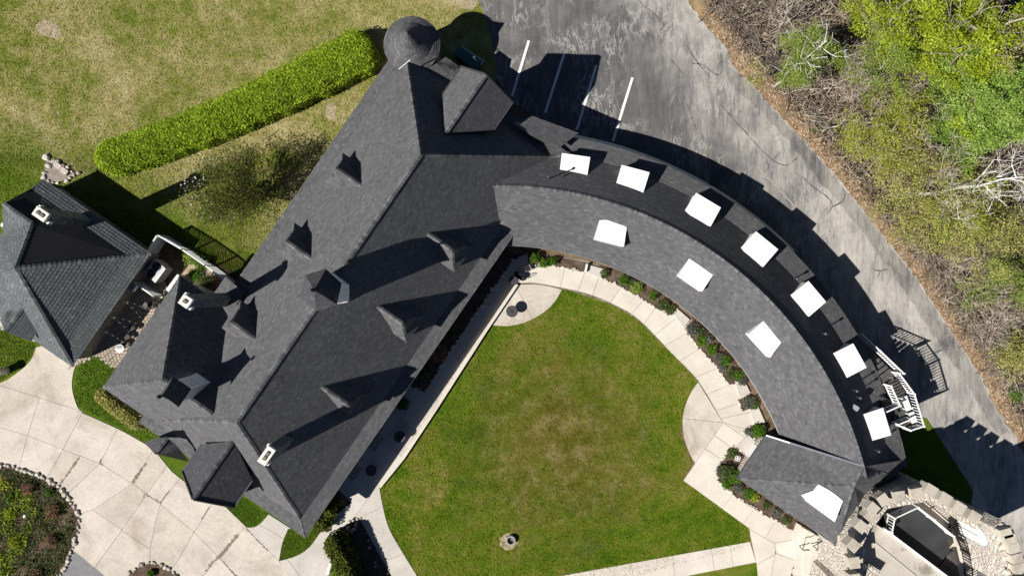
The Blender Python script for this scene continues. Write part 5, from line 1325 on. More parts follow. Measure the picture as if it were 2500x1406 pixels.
PL = [(1305, 630, .42, .8, 'green', 'leafy green shrub nearest the house in the first bed'), (1328, 642, .42, .7, 'green', 'spreading green shrub, second from the house in first bed'), (1350, 638, .36, .7, 'green', 'rounded green shrub, third from the house in first bed'),
      (1475, 668, .35, .5, 'darkplant', 'brownish low shrub beside the first door step'), (1521, 684, .40, .75, 'green', 'clipped bright green ball, upper one in the long bed'), (1552, 702, .50, .6, 'palegreen', 'spiky pale green plant between two clipped balls'),
      (1538, 692, .35, .5, 'darkplant', 'dark tuft beside the upper clipped ball'), (1592, 722, .38, .7, 'green', 'clipped bright green ball, lower one in the long bed'), (1618, 744, .45, .5, 'darkplant', 'olive brown shrub near the end of the long bed'),
      (1634, 756, .40, .5, 'darkplant', 'olive brown shrub next to the second door step'), (1688, 803, .50, .7, 'greyplant', 'grey lavender mound beside the second door step'), (1706, 812, .38, .7, 'darkplant', 'dark mound behind the grey lavender mound'),
      (1712, 832, .42, .6, 'green', 'bright green mound, first in the dense bed'), (1735, 853, .40, .6, 'green', 'bright green mound, second in the dense bed'), (1728, 828, .35, .6, 'greyplant', 'grey shrub against the eave in dense bed'),
      (1752, 872, .36, .6, 'greyplant', 'grey tufted plant halfway along the dense bed'), (1768, 880, .42, .8, 'green', 'tall green shrub halfway along the dense bed'), (1762, 895, .34, .5, 'greyplant', 'dark grey mound near the walk in dense bed'),
      (1785, 910, .42, .6, 'darkplant', 'dark green mound near the end of dense bed'), (1800, 915, .38, .7, 'green', 'leafy green shrub at the far end of dense bed'), (1810, 930, .34, .5, 'greyplant', 'grey shrub under the eave at bed end'),
      (1826, 982, .52, .6, 'greyplant', 'silvery shrub filling the small square bed'), (1838, 988, .35, .5, 'green', 'green sprig beside silvery shrub in square bed'), (1848, 1050, .55, .8, 'green', 'glossy green shrub in the triangular bed'), (1826, 1052, .32, .5, 'greyplant', 'grey plant at the tip of the triangular bed'),
      (1785, 1105, .40, .4, 'darkplant', 'low olive plant at top of the L shaped bed'), (1770, 1150, .60, .9, 'darkplant', 'dark leafy mound at corner of the L shaped bed'), (1790, 1160, .55, .9, 'green', 'green leafy mound at corner of the L shaped bed'), (1758, 1145, .35, .5, 'greyplant', 'grey sprig at outer edge of L shaped bed'),
      (1772, 1180, .40, .6, 'green', 'bright low mound by the walk in L shaped bed'), (1800, 1190, .40, .6, 'greyplant', 'grey flowering tuft along the narrow arm of bed'), (1825, 1203, .42, .6, 'green', 'green tuft beneath eave on narrow bed arm'), (1839, 1211, .38, .6, 'lime', 'lime green mound on the narrow bed arm'),
      (1870, 1232, .34, .4, 'darkplant', 'sparse dark plant midway on narrow bed arm'), (1895, 1250, .34, .4, 'greyplant', 'sparse grey plant on the narrow bed arm'), (1918, 1268, .34, .4, 'darkplant', 'dark plant near the steps end of bed arm')]
for u, v, r, h, mk, lab in PL:
    bush(u, v, r, h, MT[mk], lab, 'shrub' if h > 0.55 else 'perennial_plant', n=int(620*(r/0.4)**2), leaf=0.09, cat='shrub' if h > 0.55 else 'plant', group='plants in the beds of the curved walk')
tl = thing('trellis', 'small white looped garden ornament in the L shaped bed', 'ornament', G(1801, 1119))
for k in range(4):
    an = k*math.pi/2+0.5; c = G(1801, 1119, 0.5)+Vector((math.cos(an)*0.12, math.sin(an)*0.12, 0)); m = MB()
    m.tube([c+Vector((math.cos(q)*0.11, math.sin(q)*0.11, 0)) for q in np.linspace(0, 6.28, 12)], 0.025, 5); m.build('loop', MT['white'], tl)
m = MB(); m.tube([G(1801, 1119, 0), G(1801, 1119, 0.5)], 0.02, 5); m.build('stake', MT['white'], tl)
# shaded beds on the house side
def HP(n, t): return (1250+n*NX+t*TX, 703+n*NY+t*TY)
bed('deep shaded planting bed between house wall and walk', [(1238, 622), (1284, 620), HP(-36, -58), HP(-38, 100), HP(-34, 250), HP(-30, 330), HP(-95, 345), HP(-95, -70)], [(1276, 628), HP(-36, -58), HP(-38, 100), HP(-34, 250), HP(-30, 330), HP(-60, 335)])
for u, v, r, h, mk, lab in ((1070, 860, .8, 1.0, 'bronze', 'brown spiky shrub in the shaded house bed'), (1040, 905, .5, .6, 'darkplant', 'dark low plant under the courtyard eave'), (1100, 805, .5, .7, 'darkplant', 'dark plant in house shade near the dormer corner'), (985, 985, .5, .6, 'darkplant', 'dark plant by the eave near the tables')):
    bush(u, v, r, h, MT[mk], lab, n=900, leaf=0.11)
for px, lab in (([(900, 1090), (925, 1060), (940, 1070), (915, 1102)], 'square gravel patch in the shaded walk, nearer the tables'), ([(848, 1160), (872, 1132), (886, 1144), (862, 1174)], 'square gravel patch in the shaded walk, nearer the hedge')):
    t = thing('gravel_bed', lab, 'gravel bed', G(*px[0])); poly_obj('gravel', px, 0.058, MT['gravel'], t); m = MB()
    for q in scatter_in(px, 90): m.blob((q[0], q[1], 0.07), random.uniform(0.04, 0.09), 0.3, random.random())
    m.build('pebbles', MT['rock'], t, kind='stuff')

# ------------------------------------------------------------------ patio furniture
def round_table(u, v, r, lab, top_mat, h=0.72, z=0.05, ring=True, legs=4):
    p = G(u, v, z+h); p.z = z; t = thing('round_table', lab, 'table', p, 'round garden tables')
    m = MB(); m.lathe(p+Vector((0, 0, h-0.03)), [(r, 0), (r, 0.03)], 28); m.build('tabletop', top_mat, t)
    if ring:
        m = MB(); c = p+Vector((0, 0, h)); m.tube([c+Vector((math.cos(q)*r, math.sin(q)*r, 0)) for q in np.linspace(0, 6.283, 29)], 0.025, 5); m.build('rim', MT['iron'], t)
        for k in range(4):
            m = MB(); an = k*math.pi/4; d = Vector((math.cos(an)*r*0.95, math.sin(an)*r*0.95, 0)); m.bar(c-d+Vector((0, 0, 0.005+0.002*k)), c+d+Vector((0, 0, 0.005+0.002*k)), 0.02, 0.012); m.build('spoke', MT['iron'], t)
    for k in range(legs):
        an = k*2*math.pi/legs+0.4; m = MB(); m.tube([p+Vector((math.cos(an)*r*0.75, math.sin(an)*r*0.75, 0)), p+Vector((math.cos(an)*r*0.4, math.sin(an)*r*0.4, h-0.03))], 0.025, 5); m.build('leg', MT['iron'], t)
    return t
round_table(1250, 760, .43, 'grey mesh topped round table on the corner terrace', MT['mesh_grey'])
round_table(976, 1066, .43, 'round table half in sun beside the garden ledge', MT['mesh_grey'])
round_table(906, 1148, .42, 'round table in shade nearest the front walk', MT['mesh_grey'])
round_table(1254, 685, .33, 'small grey round table at the corner of house and wing', MT['mesh_grey'])
round_table(292, 851, .34, 'pale round table on the cobbled patio', MT['greybox'], ring=False)
round_table(352, 745, .26, 'small grey round table in the shaded cobbled patio', MT['mesh_grey'], ring=False)
def chair(u, v, rot, lab, z=0.05):
    p = G(u, v, z); t = thing('iron_chair', lab, 'chair', p, 'black iron patio chairs'); d = Vector((math.cos(rot), math.sin(rot), 0)); x = Vector((-d.y, d.x, 0))
    m = MB(); m.lathe(p+Vector((0, 0, 0.43)), [(0.23, 0), (0.24, 0.03)], 14); m.build('seat', MT['iron'], t)
    m = MB()
    m.tube([p-d*0.2+x*0.2*math.cos(q)+Vector((0, 0, 0.45+0.48*math.sin(q)))-d*0.08*math.sin(q) for q in np.linspace(0, math.pi, 9)], 0.022, 5); bk3 = m.build('backrest', MT['iron'], t)
    for k in range(3):
        m = MB(); q = math.pi*(k+1)/4; m.tube([p-d*0.2+x*0.2*math.cos(q)+Vector((0, 0, 0.45)), p-d*0.26+x*0.2*math.cos(q)+Vector((0, 0, 0.45+0.46*math.sin(q)))], 0.014, 4); m.build('back_bar', MT['iron'], bk3)
    for sx in (-1, 1):
        for sd in (-1, 1):
            m = MB(); m.tube([p+x*sx*0.2+d*sd*0.2, p+x*sx*0.16+d*sd*0.16+Vector((0, 0, 0.44))], 0.018, 5); m.build('leg', MT['iron'], t)
chair(1273, 677, 2.6, 'black iron chair between grey table and the lit walk'); chair(1262, 671, 1.6, 'black iron chair touching the small grey table')
chair(1287, 655, 2.2, 'black iron chair with curled back nearest the first bed')
for u, v, r, lab in ((330, 800, 0.6, 'black iron chair on cobbles near pale round table'), (318, 822, 2.0, 'black iron chair between pale table and house eave'), (366, 750, 0.3, 'black iron chair next to small grey table'), (378, 742, 3.4, 'black iron chair by the white lattice panel'), (306, 838, 1.2, 'black iron chair pushed against the pale round table')): chair(u, v, r, lab)
# fire ring on the lawn
fp = thing('fire_ring', 'grey steel fire ring in a bare dirt circle on courtyard lawn', 'fire ring', G(1240, 1322))
poly_obj('bare_circle', [(1240+23*math.cos(k*0.45)*random.uniform(.8, 1.1), 1322+20*math.sin(k*0.45)*random.uniform(.8, 1.1)) for k in range(14)], 0.034, MT['dirt'], fp)
m = MB(); c = G(1247, 1316, 0.03); m.lathe(c, [(0.36, 0), (0.36, 0.3), (0.29, 0.3), (0.29, 0.05)], 26); m.build('ring', MT['greybox'], fp)
m = MB(); m.lathe(c, [(0.285, 0.02), (0.285, 0.06)], 20); m.build('ash', MT['flue'], fp)
# dirt patches in the lawn
poly_obj('bare_patch', catmull([(88, 62), (112, 50), (138, 62), (150, 86), (128, 94), (100, 84)], 4, True), 0.028, MT['dirt'], lawn_back)
poly_obj('bare_patch', catmull([(1098, 2), (1150, -10), (1168, 10), (1150, 24), (1120, 18)], 4, True), 0.028, MT['dirt'], lawn_back)
poly_obj('bare_patch', catmull([(797, 262), (812, 252), (822, 265), (818, 282), (824, 292), (808, 295), (796, 285)], 3, True), 0.028, MT['dirt'], lawn_back)
m = MB(); q = G(1942, 1394, 0.05); m.box(q, Vector((0.28, 0.12, 0)), Vector((-0.12, 0.25, 0)), Vector((0, 0, 0.04))); tag(m.build('stepping_stone', MT['walk_grey']), 'square pale stepping stone in the grass by entrance steps', 'paving stone')
poly_obj('steps_lawn', [(1925, 1420), (1941, 1376), (1960, 1396), (1990, 1440)], 0.026, MT['lawn_lush'], kind='structure')
# string lights over the corner terrace and the cobbled patio
def string(name, label, a, b2, bulbs, sag=0.25, group='string lights over the patios'):
    t = thing(name, label, 'string lights', a, group); pts = [a.lerp(b2, k/12)-Vector((0, 0, sag*math.sin(math.pi*k/12))) for k in range(13)]
    m = MB(); m.tube(pts, 0.012, 4); m.build('cable', MT['iron'], t)
    for k in range(bulbs):
        f = (k+0.5)/bulbs; p = a.lerp(b2, f)-Vector((0, 0, sag*math.sin(math.pi*f)+0.08)); m = MB(); m.lathe(p, [(0.015, 0.1), (0.03, 0.05), (0.033, 0.0), (0.02, -0.05)], 8); m.build('bulb', MT['bulb'], t)
for i, (p, q, lab) in enumerate((((350, 695), (383, 745), 'string of bulbs over the patio, nearest the condenser'), ((303, 735), (345, 780), 'string of bulbs over the patio, third from condenser'), ((303, 735), (360, 755), 'string of bulbs over the patio, second from condenser'),
                                 ((270, 772), (318, 815), 'string of bulbs over the patio, fourth from condenser'), ((270, 772), (338, 792), 'string of bulbs fanning from the cottage eave middle'), ((252, 808), (302, 838), 'string of bulbs over the patio, nearest the pale table'))):
    string('string_lights', lab, G(*p, 2.5), G(*q, 3.4), 4)

# ------------------------------------------------------------------ cottage yard: cobbles, fence, condenser
pat_px = [(165, 905), (370, 612), (412, 700), (300, 900), (275, 898), (235, 868)]
pat = poly_obj('cobbled_patio', pat_px, 0.026, MT['joint'], kind='structure')
mb = MB(); pc = G(300, 780)
P_ = [G(*p) for p in pat_px]
def inside_poly(x, y, P):
    c = False; j = len(P)-1
    for i in range(len(P)):
        if ((P[i].y > y) != (P[j].y > y)) and x < (P[j].x-P[i].x)*(y-P[i].y)/(P[j].y-P[i].y)+P[i].x: c = not c
        j = i
    return c
nb = 0
for i in range(-40, 41):
    for j in range(-40, 41):
        q = pc+T_DIR*(i*0.27+0.13*(j % 2))+N_DIR*(j*0.24+0.10*math.sin(i*0.9))
        if inside_poly(q.x, q.y, P_):
            r_ = random.uniform(-0.12, 0.12)+0.25*math.sin(i*0.45)
            x = (T_DIR*math.cos(r_)+N_DIR*math.sin(r_))*0.115; y = Vector((-x.y, x.x, 0)).normalized()*0.10
            mb.box(Vector((q.x, q.y, 0.045)), x, y, Vector((0, 0, 0.02+random.uniform(-.004, .004))), random.random()); nb += 1
mb.build('cobble_field', MT['paver'], pat, kind='stuff')
poly_obj('yard_soil', [(392, 600), (410, 580), (580, 668), (590, 690), (470, 780), (400, 700), (368, 630)], 0.030, MT['soil'], kind='structure')
for u, v, r, h, mk, lab in ((470, 630, .6, .7, 'palegreen', 'pale weedy bush inside the lattice enclosure'), (498, 642, .6, .7, 'green', 'bright green bush inside the lattice enclosure'), (480, 672, .5, .5, 'green', 'low green bush near the enclosure middle'), (450, 612, .5, .5, 'darkplant', 'dark weed clump beside the lattice fence'), (505, 690, .6, .8, 'darkplant', 'dark bush in house shade inside enclosure')):
    bush(u, v, r, h, MT[mk], lab, n=900, leaf=0.10)
poly_obj('yard_sand', catmull([(455, 640), (480, 615), (520, 650), (530, 670), (490, 680), (440, 690)], 3, True), 0.036, MT['dirt'], kind='structure')
def lattice(label, pts, h, slat=0.16, post_step=1.8):
    root = thing('lattice_fence', label, 'fence', pts[0], 'white lattice fences'); cnt = 0
    for a, c in zip(pts, pts[1:]):
        L = (c-a).length; d = (c-a)/L; up = Vector((0, 0, 1))
        for z in (0.12, h): m = MB(); m.bar(a+up*z, c+up*z, 0.09, 0.07); m.build('rail', MT['white'], root)
        n = max(1, int(L/post_step))
        for k in range(n+1): m = MB(); p = a.lerp(c, k/n); m.box(p+up*(h/2+0.03), d*0.05, Vector((-d.y, d.x, 0))*0.05, up*(h/2+0.03)); m.build('post', MT['white'], root)
        m = MB(); x = -h
        while x < L:                                         # both diagonals, clipped to the panel
            for sg in (1, -1):
                x0, x1 = x, x+h; z0, z1 = (0.12, h) if sg > 0 else (h, 0.12)
                t0, t1 = max(0, -x0/h), min(1, (L-x0)/h)
                if t1 > t0+0.02: m.bar(a+d*(x0+h*t0)+up*(z0+(z1-z0)*t0)+Vector((-d.y, d.x, 0))*0.012*sg, a+d*(x0+h*t1)+up*(z0+(z1-z0)*t1)+Vector((-d.y, d.x, 0))*0.012*sg, 0.018, 0.035)
            x += slat
        m.build('lattice_strips', MT['white'], root, kind='stuff')
lattice('tall white lattice fence enclosing the weedy yard by cottage', [G(378, 632), G(412, 578), G(470, 612), G(525, 650), G(578, 690)], 1.75)
lattice('short white lattice panel between condenser and cobbled patio', [G(352, 690), G(398, 722)], 1.5)
m = MB(); q0, q1 = G(409, 710, 1.2), G(437, 672, 1.2); m.bar(q0, q1, 0.28, 0.1); wbx = m.build('sill_box', MT['white']); tag(wbx, 'narrow white ledge box against the north corner of pavilion', 'box')
m = MB(); m.bar(q0-Vector((0, 0, .6)), q1-Vector((0, 0, .6)), 0.2, 1.1); m.build('box_body', MT['greybox'], wbx)
cd = thing('condenser_unit', 'grey cooling condenser with two round fans behind the cottage', 'condenser', G(380, 660))
cz = 1.3; ca, cb_, cc_, cd_ = [G(u, v, cz) for u, v in ((350, 665), (377, 632), (404, 655), (378, 690))]
m = MB(); m.prism([(p.x, p.y) for p in (ca, cb_, cc_, cd_)], 0.05, cz); m.build('housing', MT['greybox'], cd)
ctr = (ca+cb_+cc_+cd_)/4; ax = (cb_-ca).normalized()
for sgn in (-1, 1):
    c = ctr+ax*sgn*0.34-(cc_-cb_).normalized()*0.06
    m = MB(); m.lathe(c, [(0.30, 0), (0.30, 0.03), (0.0001, 0.03)], 24); fo_ = m.build('fan_opening', MT['blade'], cd)
    for k in range(4):
        an = k*math.pi/2+0.3; d = Vector((math.cos(an), math.sin(an), 0)); m = MB(); m.bar(c+d*0.05+Vector((0, 0, 0.045)), c+d*0.27+Vector((0, 0, 0.05)), 0.08, 0.012); m.build('fan_blade', MT['mesh_grey'], fo_)
    m = MB(); m.tube([c+Vector((math.cos(q)*0.31, math.sin(q)*0.31, 0.04)) for q in np.linspace(0, 6.283, 25)], 0.02, 5); m.build('fan_guard', MT['iron'], fo_)
m = MB(); e0, e1 = cc_.lerp(cd_, 0.02), cc_.lerp(cd_, 0.98); m.bar(e0+Vector((0, 0, -0.02)), e1+Vector((0, 0, -0.02)), 0.1, 0.16); m.build('front_panel', MT['white'], cd)
wb_ = thing('window_unit', 'small pale window air conditioner on the cottage wall', 'air conditioner', G(322, 700))
m = MB(); p = G(324, 700, 1.5); m.box(p, N_DIR*0.25, T_DIR*0.3, Vector((0, 0, 0.22))); m.build('housing', MT['greybox'], wb_)
m = MB(); m.box(p+N_DIR*0.26, N_DIR*0.02, T_DIR*0.26, Vector((0, 0, 0.18))); m.build('grille', MT['white'], wb_)
# bollard on the grass by the left edge
bl = thing('bollard_lamp', 'short stone pillar with white top on the left lawn', 'pillar', G(12, 905))
m = MB(); m.lathe(G(16, 905, 0), [(0.32, 0), (0.28, 0.2), (0.27, 1.0), (0.3, 1.05)], 18); m.build('pillar', MT['capstone'], bl)
m = MB(); m.lathe(G(16, 905, 0), [(0.33, 1.05), (0.33, 1.2), (0.1, 1.35)], 18); m.build('cap', MT['white'], bl)
# rock triangle on the lawn
rk = bed('rock edged triangular bed on the lawn north of the cottage', [(118, 382), (140, 398), (188, 425), (158, 440), (128, 450), (106, 430)], [(118, 384), (140, 398), (165, 412), (190, 424), (170, 436), (148, 446), (128, 450), (108, 432), (116, 405), (118, 384)], soil=MT['gravel'], r=(0.14, 0.24), step=0.36)
for u, v in ((142, 405), (158, 418)):
    m = MB(); m.box(G(u, v, 0.16), (N_DIR*0.30), T_DIR*0.20, Vector((0, 0, 0.12))); m.build('flat_stone', MT['rock'], rk)
m = MB(); m.blob(G(8, 549, 0.15), 0.22, 0.2); tag(m.build('white_stone', MT['white']), 'small white stone on grass at the left edge', 'stone')
# utility box
ub = thing('utility_box', 'dark green utility box in shade by the round tower', 'utility box', G(1140, 145))
uc = [G(u, v, 1.4) for u, v in ((1108, 128), (1125, 118), (1172, 150), (1155, 168))]
m = MB(); m.prism([(p.x, p.y) for p in uc], 0.1, 1.4); m.build('cabinet', MT['greenbox'], ub)
m = MB(); q = [G(u, v, 1.47) for u, v in ((1105, 128), (1125, 114), (1176, 150), (1155, 171))]; m.prism([(p.x, p.y) for p in q], 1.4, 1.47); m.build('lid', MT['greenbox'], ub)
m = MB(); q = [G(u, v, 0.1) for u, v in ((1104, 130), (1128, 112), (1184, 150), (1160, 176))]; m.prism([(p.x, p.y) for p in q], 0, 0.1); m.build('pad', MT['walk_grey'], ub)
m = MB(); m.box(G(1113, 127, 1.2), Vector((0.12, 0.05, 0)), Vector((-0.05, 0.12, 0)), Vector((0, 0, 0.2))); m.build('meter', MT['greybox'], ub)

# ------------------------------------------------------------------ round bed in the drive
cbed = [C2(*p) for p in ((-200, 640), (0, 650), (60, 655), (130, 680), (230, 705), (310, 740), (390, 790), (450, 845), (490, 900), (530, 970), (545, 1020), (535, 1090), (515, 1160), (495, 1220), (470, 1300), (440, 1360), (380, 1430), (200, 1600), (-300, 1600), (-400, 1100))]
cb = bed('large round planted bed ringed with stones in the drive', cbed, [C2(*p) for p in ((-10, 655), (60, 660), (130, 685), (230, 712), (310, 748), (390, 796), (448, 850), (488, 905), (525, 972), (540, 1022), (530, 1090), (510, 1160), (490, 1220), (465, 1300), (435, 1360), (378, 1425))], z=0.075, r=(0.13, 0.21), step=0.235)
bed2 = [C2(*p) for p in ((830, 1460), (880, 1390), (940, 1340), (1000, 1320), (1060, 1318), (1120, 1340), (1180, 1380), (1250, 1460), (1200, 1560), (900, 1560))]
bed('small stone ringed bed at the bottom edge of the drive', bed2, bed2[:8], z=0.075, r=(0.12, 0.22), step=0.30)
cover = MB(); ring_in = [(p[0]-6, p[1]+6) for p in cbed[1:17]]
xy = scatter_in([(0, 1145), (50, 1148), (110, 1170), (160, 1215), (182, 1262), (180, 1310), (160, 1370), (140, 1406), (-20, 1420)], 15000)
den = np.sin(xy[:, 0]*1.7+2)*np.cos(xy[:, 1]*1.4)+0.6*np.sin(xy[:, 0]*4.1)*np.sin(xy[:, 1]*3.3)
xy = xy[den+RNG.normal(0, 0.35, len(xy)) > -0.75]
quads_mesh('ground_cover', leaf_quads(np.c_[xy, RNG.uniform(0.09, 0.32, len(xy))], 0.10), MT['darkplant'], None, kind='stuff')
xy = scatter_in([(0, 1165), (60, 1175), (110, 1210), (70, 1330), (50, 1400), (-10, 1400)], 4200)
den = np.sin(xy[:, 0]*2.1+1)*np.cos(xy[:, 1]*1.9+0.4)
xy = xy[den+RNG.normal(0, 0.3, len(xy)) > -0.1]
quads_mesh('ground_cover', leaf_quads(np.c_[xy, RNG.uniform(0.15, 0.42, len(xy))], 0.11), MT['lime'], None, kind='stuff')
for u, v, r, h, mk, lab in ((75, 1190, .48, .7, 'bronze', 'bronze grass tuft at the top of the round bed'), (135, 1245, .55, .7, 'bronze', 'bronze grass tuft beside the stone ring, upper'), (132, 1318, .48, .7, 'bronze', 'bronze grass tuft beside the stone ring, lower'), (95, 1398, .5, .7, 'bronze', 'bronze grass tuft at the bottom of round bed'),
                            (124, 1201, .28, .4, 'green', 'small bright green plant near the stone ring'), (30, 1214, .36, .5, 'green', 'bright green rounded plant at left of round bed'), (42, 1322, .5, .6, 'lime', 'lime green leafy clump in the round bed middle'), (30, 1252, .5, .5, 'lime', 'lime green clump above the middle clump'), (12, 1395, .4, .5, 'palegreen', 'pale clump at the bottom left corner'),
                            (372, 1397, .28, .5, 'green', 'green plant in the small stone ringed bed')):
    bush(u, v, r, h, MT[mk], lab, 'ornamental_grass' if mk == 'bronze' else 'perennial_plant', n=900, leaf=0.09, cat='plant', group='plants in the stone ringed beds')
for u, v, n, lab in ((4, 1178, 60, 'yellow flower cluster at left edge of round bed'), (117, 1261, 30, 'small yellow flower cluster near the bronze grass')):
    p = G(u, v, 0.3); P = RNG.normal(size=(n, 3))*np.array([0.22, 0.25, 0.06])+np.array(p); quads_mesh('yellow_flowers', leaf_quads(P, 0.09), MT['yellow'], None, label=lab, cat='flowers')
m = MB(); m.blob(G(62, 1259, 0.15), 0.22, 0.2); tag(m.build('garden_rock', MT['greybox']), 'smooth grey rock lying in the round bed', 'rock')

# ------------------------------------------------------------------ TREES
def branch(mb, p, d, L, r, depth, tips, rng, spread=0.55, up=0.15, nseg=4, kids=(2, 4), minr=0.01):
    pts = [p]; rad = [r]; q = Vector(p); dd = Vector(d).normalized()
    for i in range(nseg):
        dd = (dd+Vector((rng.gauss(0, .13), rng.gauss(0, .13), rng.gauss(0, .08)+up*0.25))).normalized()
        q = q+dd*L/nseg; pts.append(Vector(q)); rad.append(max(minr, r*(1-0.6*(i+1)/nseg)))
    mb.tube(pts, rad, 5 if r > 0.06 else 3, rng.random(), cap=False)
    if depth == 0: tips.extend(pts[2:]); return
    for k in range(rng.randint(*kids)):
        i = rng.randint(max(1, nseg//2-1), nseg); a = rng.uniform(0, 6.28)
        side = Vector((math.cos(a), math.sin(a), rng.uniform(-0.1, 0.5)))
        nd = (dd*(1-spread)+side*spread).normalized()
        branch(mb, pts[i], nd, L*rng.uniform(0.5, 0.75), rad[i]*0.65, depth-1, tips, rng, spread, up, nseg, kids, minr)
    tips.append(pts[-1])
def tree(name, label, base, h, lean, trunk_r, bark, leaf_mat=None, n=6000, leaf=0.16, clump=0.6, depth=3, group=None, seed=1, spread=0.6, crown=None, first=0.4, limbs=7, cat='tree', flat=0.7, L=None, drop=0.0):
    """base px on the ground, lean = px of the tree top; leaves sit in clumps round the branch tips"""
    rng = random.Random(seed); p = G(*base, 0); t_ = G(*lean, h); root = thing(name, label, cat, p, group)
    mb = MB(); ts = [p.lerp(t_, k/6)+Vector((rng.gauss(0, .06*h*0.3), rng.gauss(0, .06*h*0.3), 0))*(0 if k in (0,) else 1) for k in range(7)]
    mb.tube(ts, [trunk_r*(1-0.75*k/6) for k in range(7)], 7, 0.5); tr_ = mb.build('trunk', bark, root, smooth=True)
    lb = MB(); tips = []
    for k in range(limbs):
        f = first+(1-first)*(k+0.5)/limbs; i = min(5, int(f*6)); q = ts[i].lerp(ts[i+1], f*6-i); a = k*2.4+rng.random()
        d = Vector((math.cos(a), math.sin(a), rng.uniform(0.25, 0.8)))
        branch(lb, q, d, (L or h*0.33)*(1.15-0.5*f), trunk_r*(0.55-0.3*f), depth-1, tips, rng, spread)
    lb.build('limbs', bark, root)
    if leaf_mat is not None:
        T = np.array([tuple(q) for q in tips]); idx = RNG.integers(0, len(T), n)
        cs = RNG.normal(size=(len(T), 1))*0.0+1; P = T[idx]+RNG.normal(size=(n, 3))*clump*0.55*np.array([1, 1, flat])
        P[:, 2] = np.maximum(P[:, 2]-drop, 0.2)
        tone = RNG.random(len(T))[idx]*0.6+RNG.random(n)*0.4
        quads_mesh('crown', leaf_quads(P, leaf), leaf_mat, root, shade=tone)
    return root
GW = 'trees in the wood beyond the road'
tree('birch_tree', 'pale green birch leaning over the road with twin white stems', (1888, 212), 6.6, (2012, 104), 0.13, MT['birch'], MT['palegreen'], 17500, 0.081, 0.42, group=GW, seed=11, first=0.25, limbs=12, L=2.1, drop=0.9)
tree('maple_tree', 'largest lime green maple crown in the top right corner', (2262, 214), 11.0, (2420, 80), 0.30, MT['bark'], MT['lime'], 28000, 0.118, 0.5, group=GW, seed=21, limbs=10, L=4.2, first=0.45, drop=1.3)
tree('maple_tree', 'lime green maple left of the largest one, touching top edge', (2120, 120), 8.5, (2200, 10), 0.15, MT['bark'], MT['lime'], 17500, 0.111, 0.45, group=GW, seed=22, limbs=9, L=2.9, first=0.3, drop=0.6)
tree('maple_tree', 'lime green maple at the right edge below the top corner', (2330, 200), 10, (2500, 110), 0.16, MT['bark'], MT['olive'], 11375, 0.089, 0.5, group=GW, seed=23, limbs=9, L=3.2, first=0.3)
tree('budding_tree', 'thin pale green tree between the birch and the big maple', (2080, 215), 7.0, (2170, 150), 0.09, MT['bark'], MT['palegreen'], 11375, 0.089, 0.45, group=GW, seed=24, limbs=9, L=2.2, first=0.3)
tree('budding_tree', 'yellow green budding tree with wide round crown beside the verge', (2080, 345), 6.5, (2180, 320), 0.12, MT['bark'], MT['spring'], 14875, 0.085, 0.5, group=GW, seed=25, limbs=12, L=2.9, first=0.25, drop=0.5)
tree('budding_tree', 'olive budding tree directly below the wide round crown', (2120, 420), 6.0, (2235, 400), 0.10, MT['bark_dk'], MT['olive'], 9625, 0.085, 0.5, group=GW, seed=26, limbs=10, L=2.4, first=0.25, drop=0.4)
tree('pine_tree', 'soft bright green pine at the right edge, upper', (2240, 235), 9.0, (2400, 240), 0.18, MT['bark_dk'], MT['pine'], 42000, 0.111, 0.45, group=GW, seed=27, limbs=16, L=2.8, first=0.2, flat=0.35)
tree('pine_tree', 'soft bright green pine at the right edge, lower', (2270, 330), 8.0, (2460, 320), 0.16, MT['bark_dk'], MT['pine'], 29750, 0.111, 0.45, group=GW, seed=28, limbs=14, L=2.4, first=0.2, flat=0.35)
tree('bare_tree', 'bare grey forked tree above the birch at the top edge', (1893, 92), 6.5, (1950, -20), 0.11, MT['bark'], None, depth=4, group=GW, seed=31, limbs=9, L=2.4, first=0.25)
tree('bare_tree', 'bare twiggy tree nearest the verge at the top edge', (1800, 60), 5.0, (1840, 0), 0.07, MT['bark_dk'], None, depth=4, group=GW, seed=32, limbs=9, L=1.8, first=0.15)
tree('birch_tree', 'bare white birch with long pale trunk lying toward right edge', (2190, 476), 10.5, (2530, 428), 0.17, MT['birch'], None, depth=4, group=GW, seed=33, limbs=8, L=2.6, first=0.55)
tree('birch_tree', 'bent bare white birch below the long pale trunk', (2210, 505), 6.0, (2360, 540), 0.09, MT['birch'], MT['olive'], 3850, 0.074, 0.5, depth=4, group=GW, seed=34, limbs=8, L=2.0, first=0.45)
tree('broken_trunk', 'short bare grey trunk leaning from the verge', (1995, 328), 3.2, (2076, 290), 0.12, MT['bark'], None, depth=2, group=GW, seed=35, limbs=3, L=0.9, first=0.7)
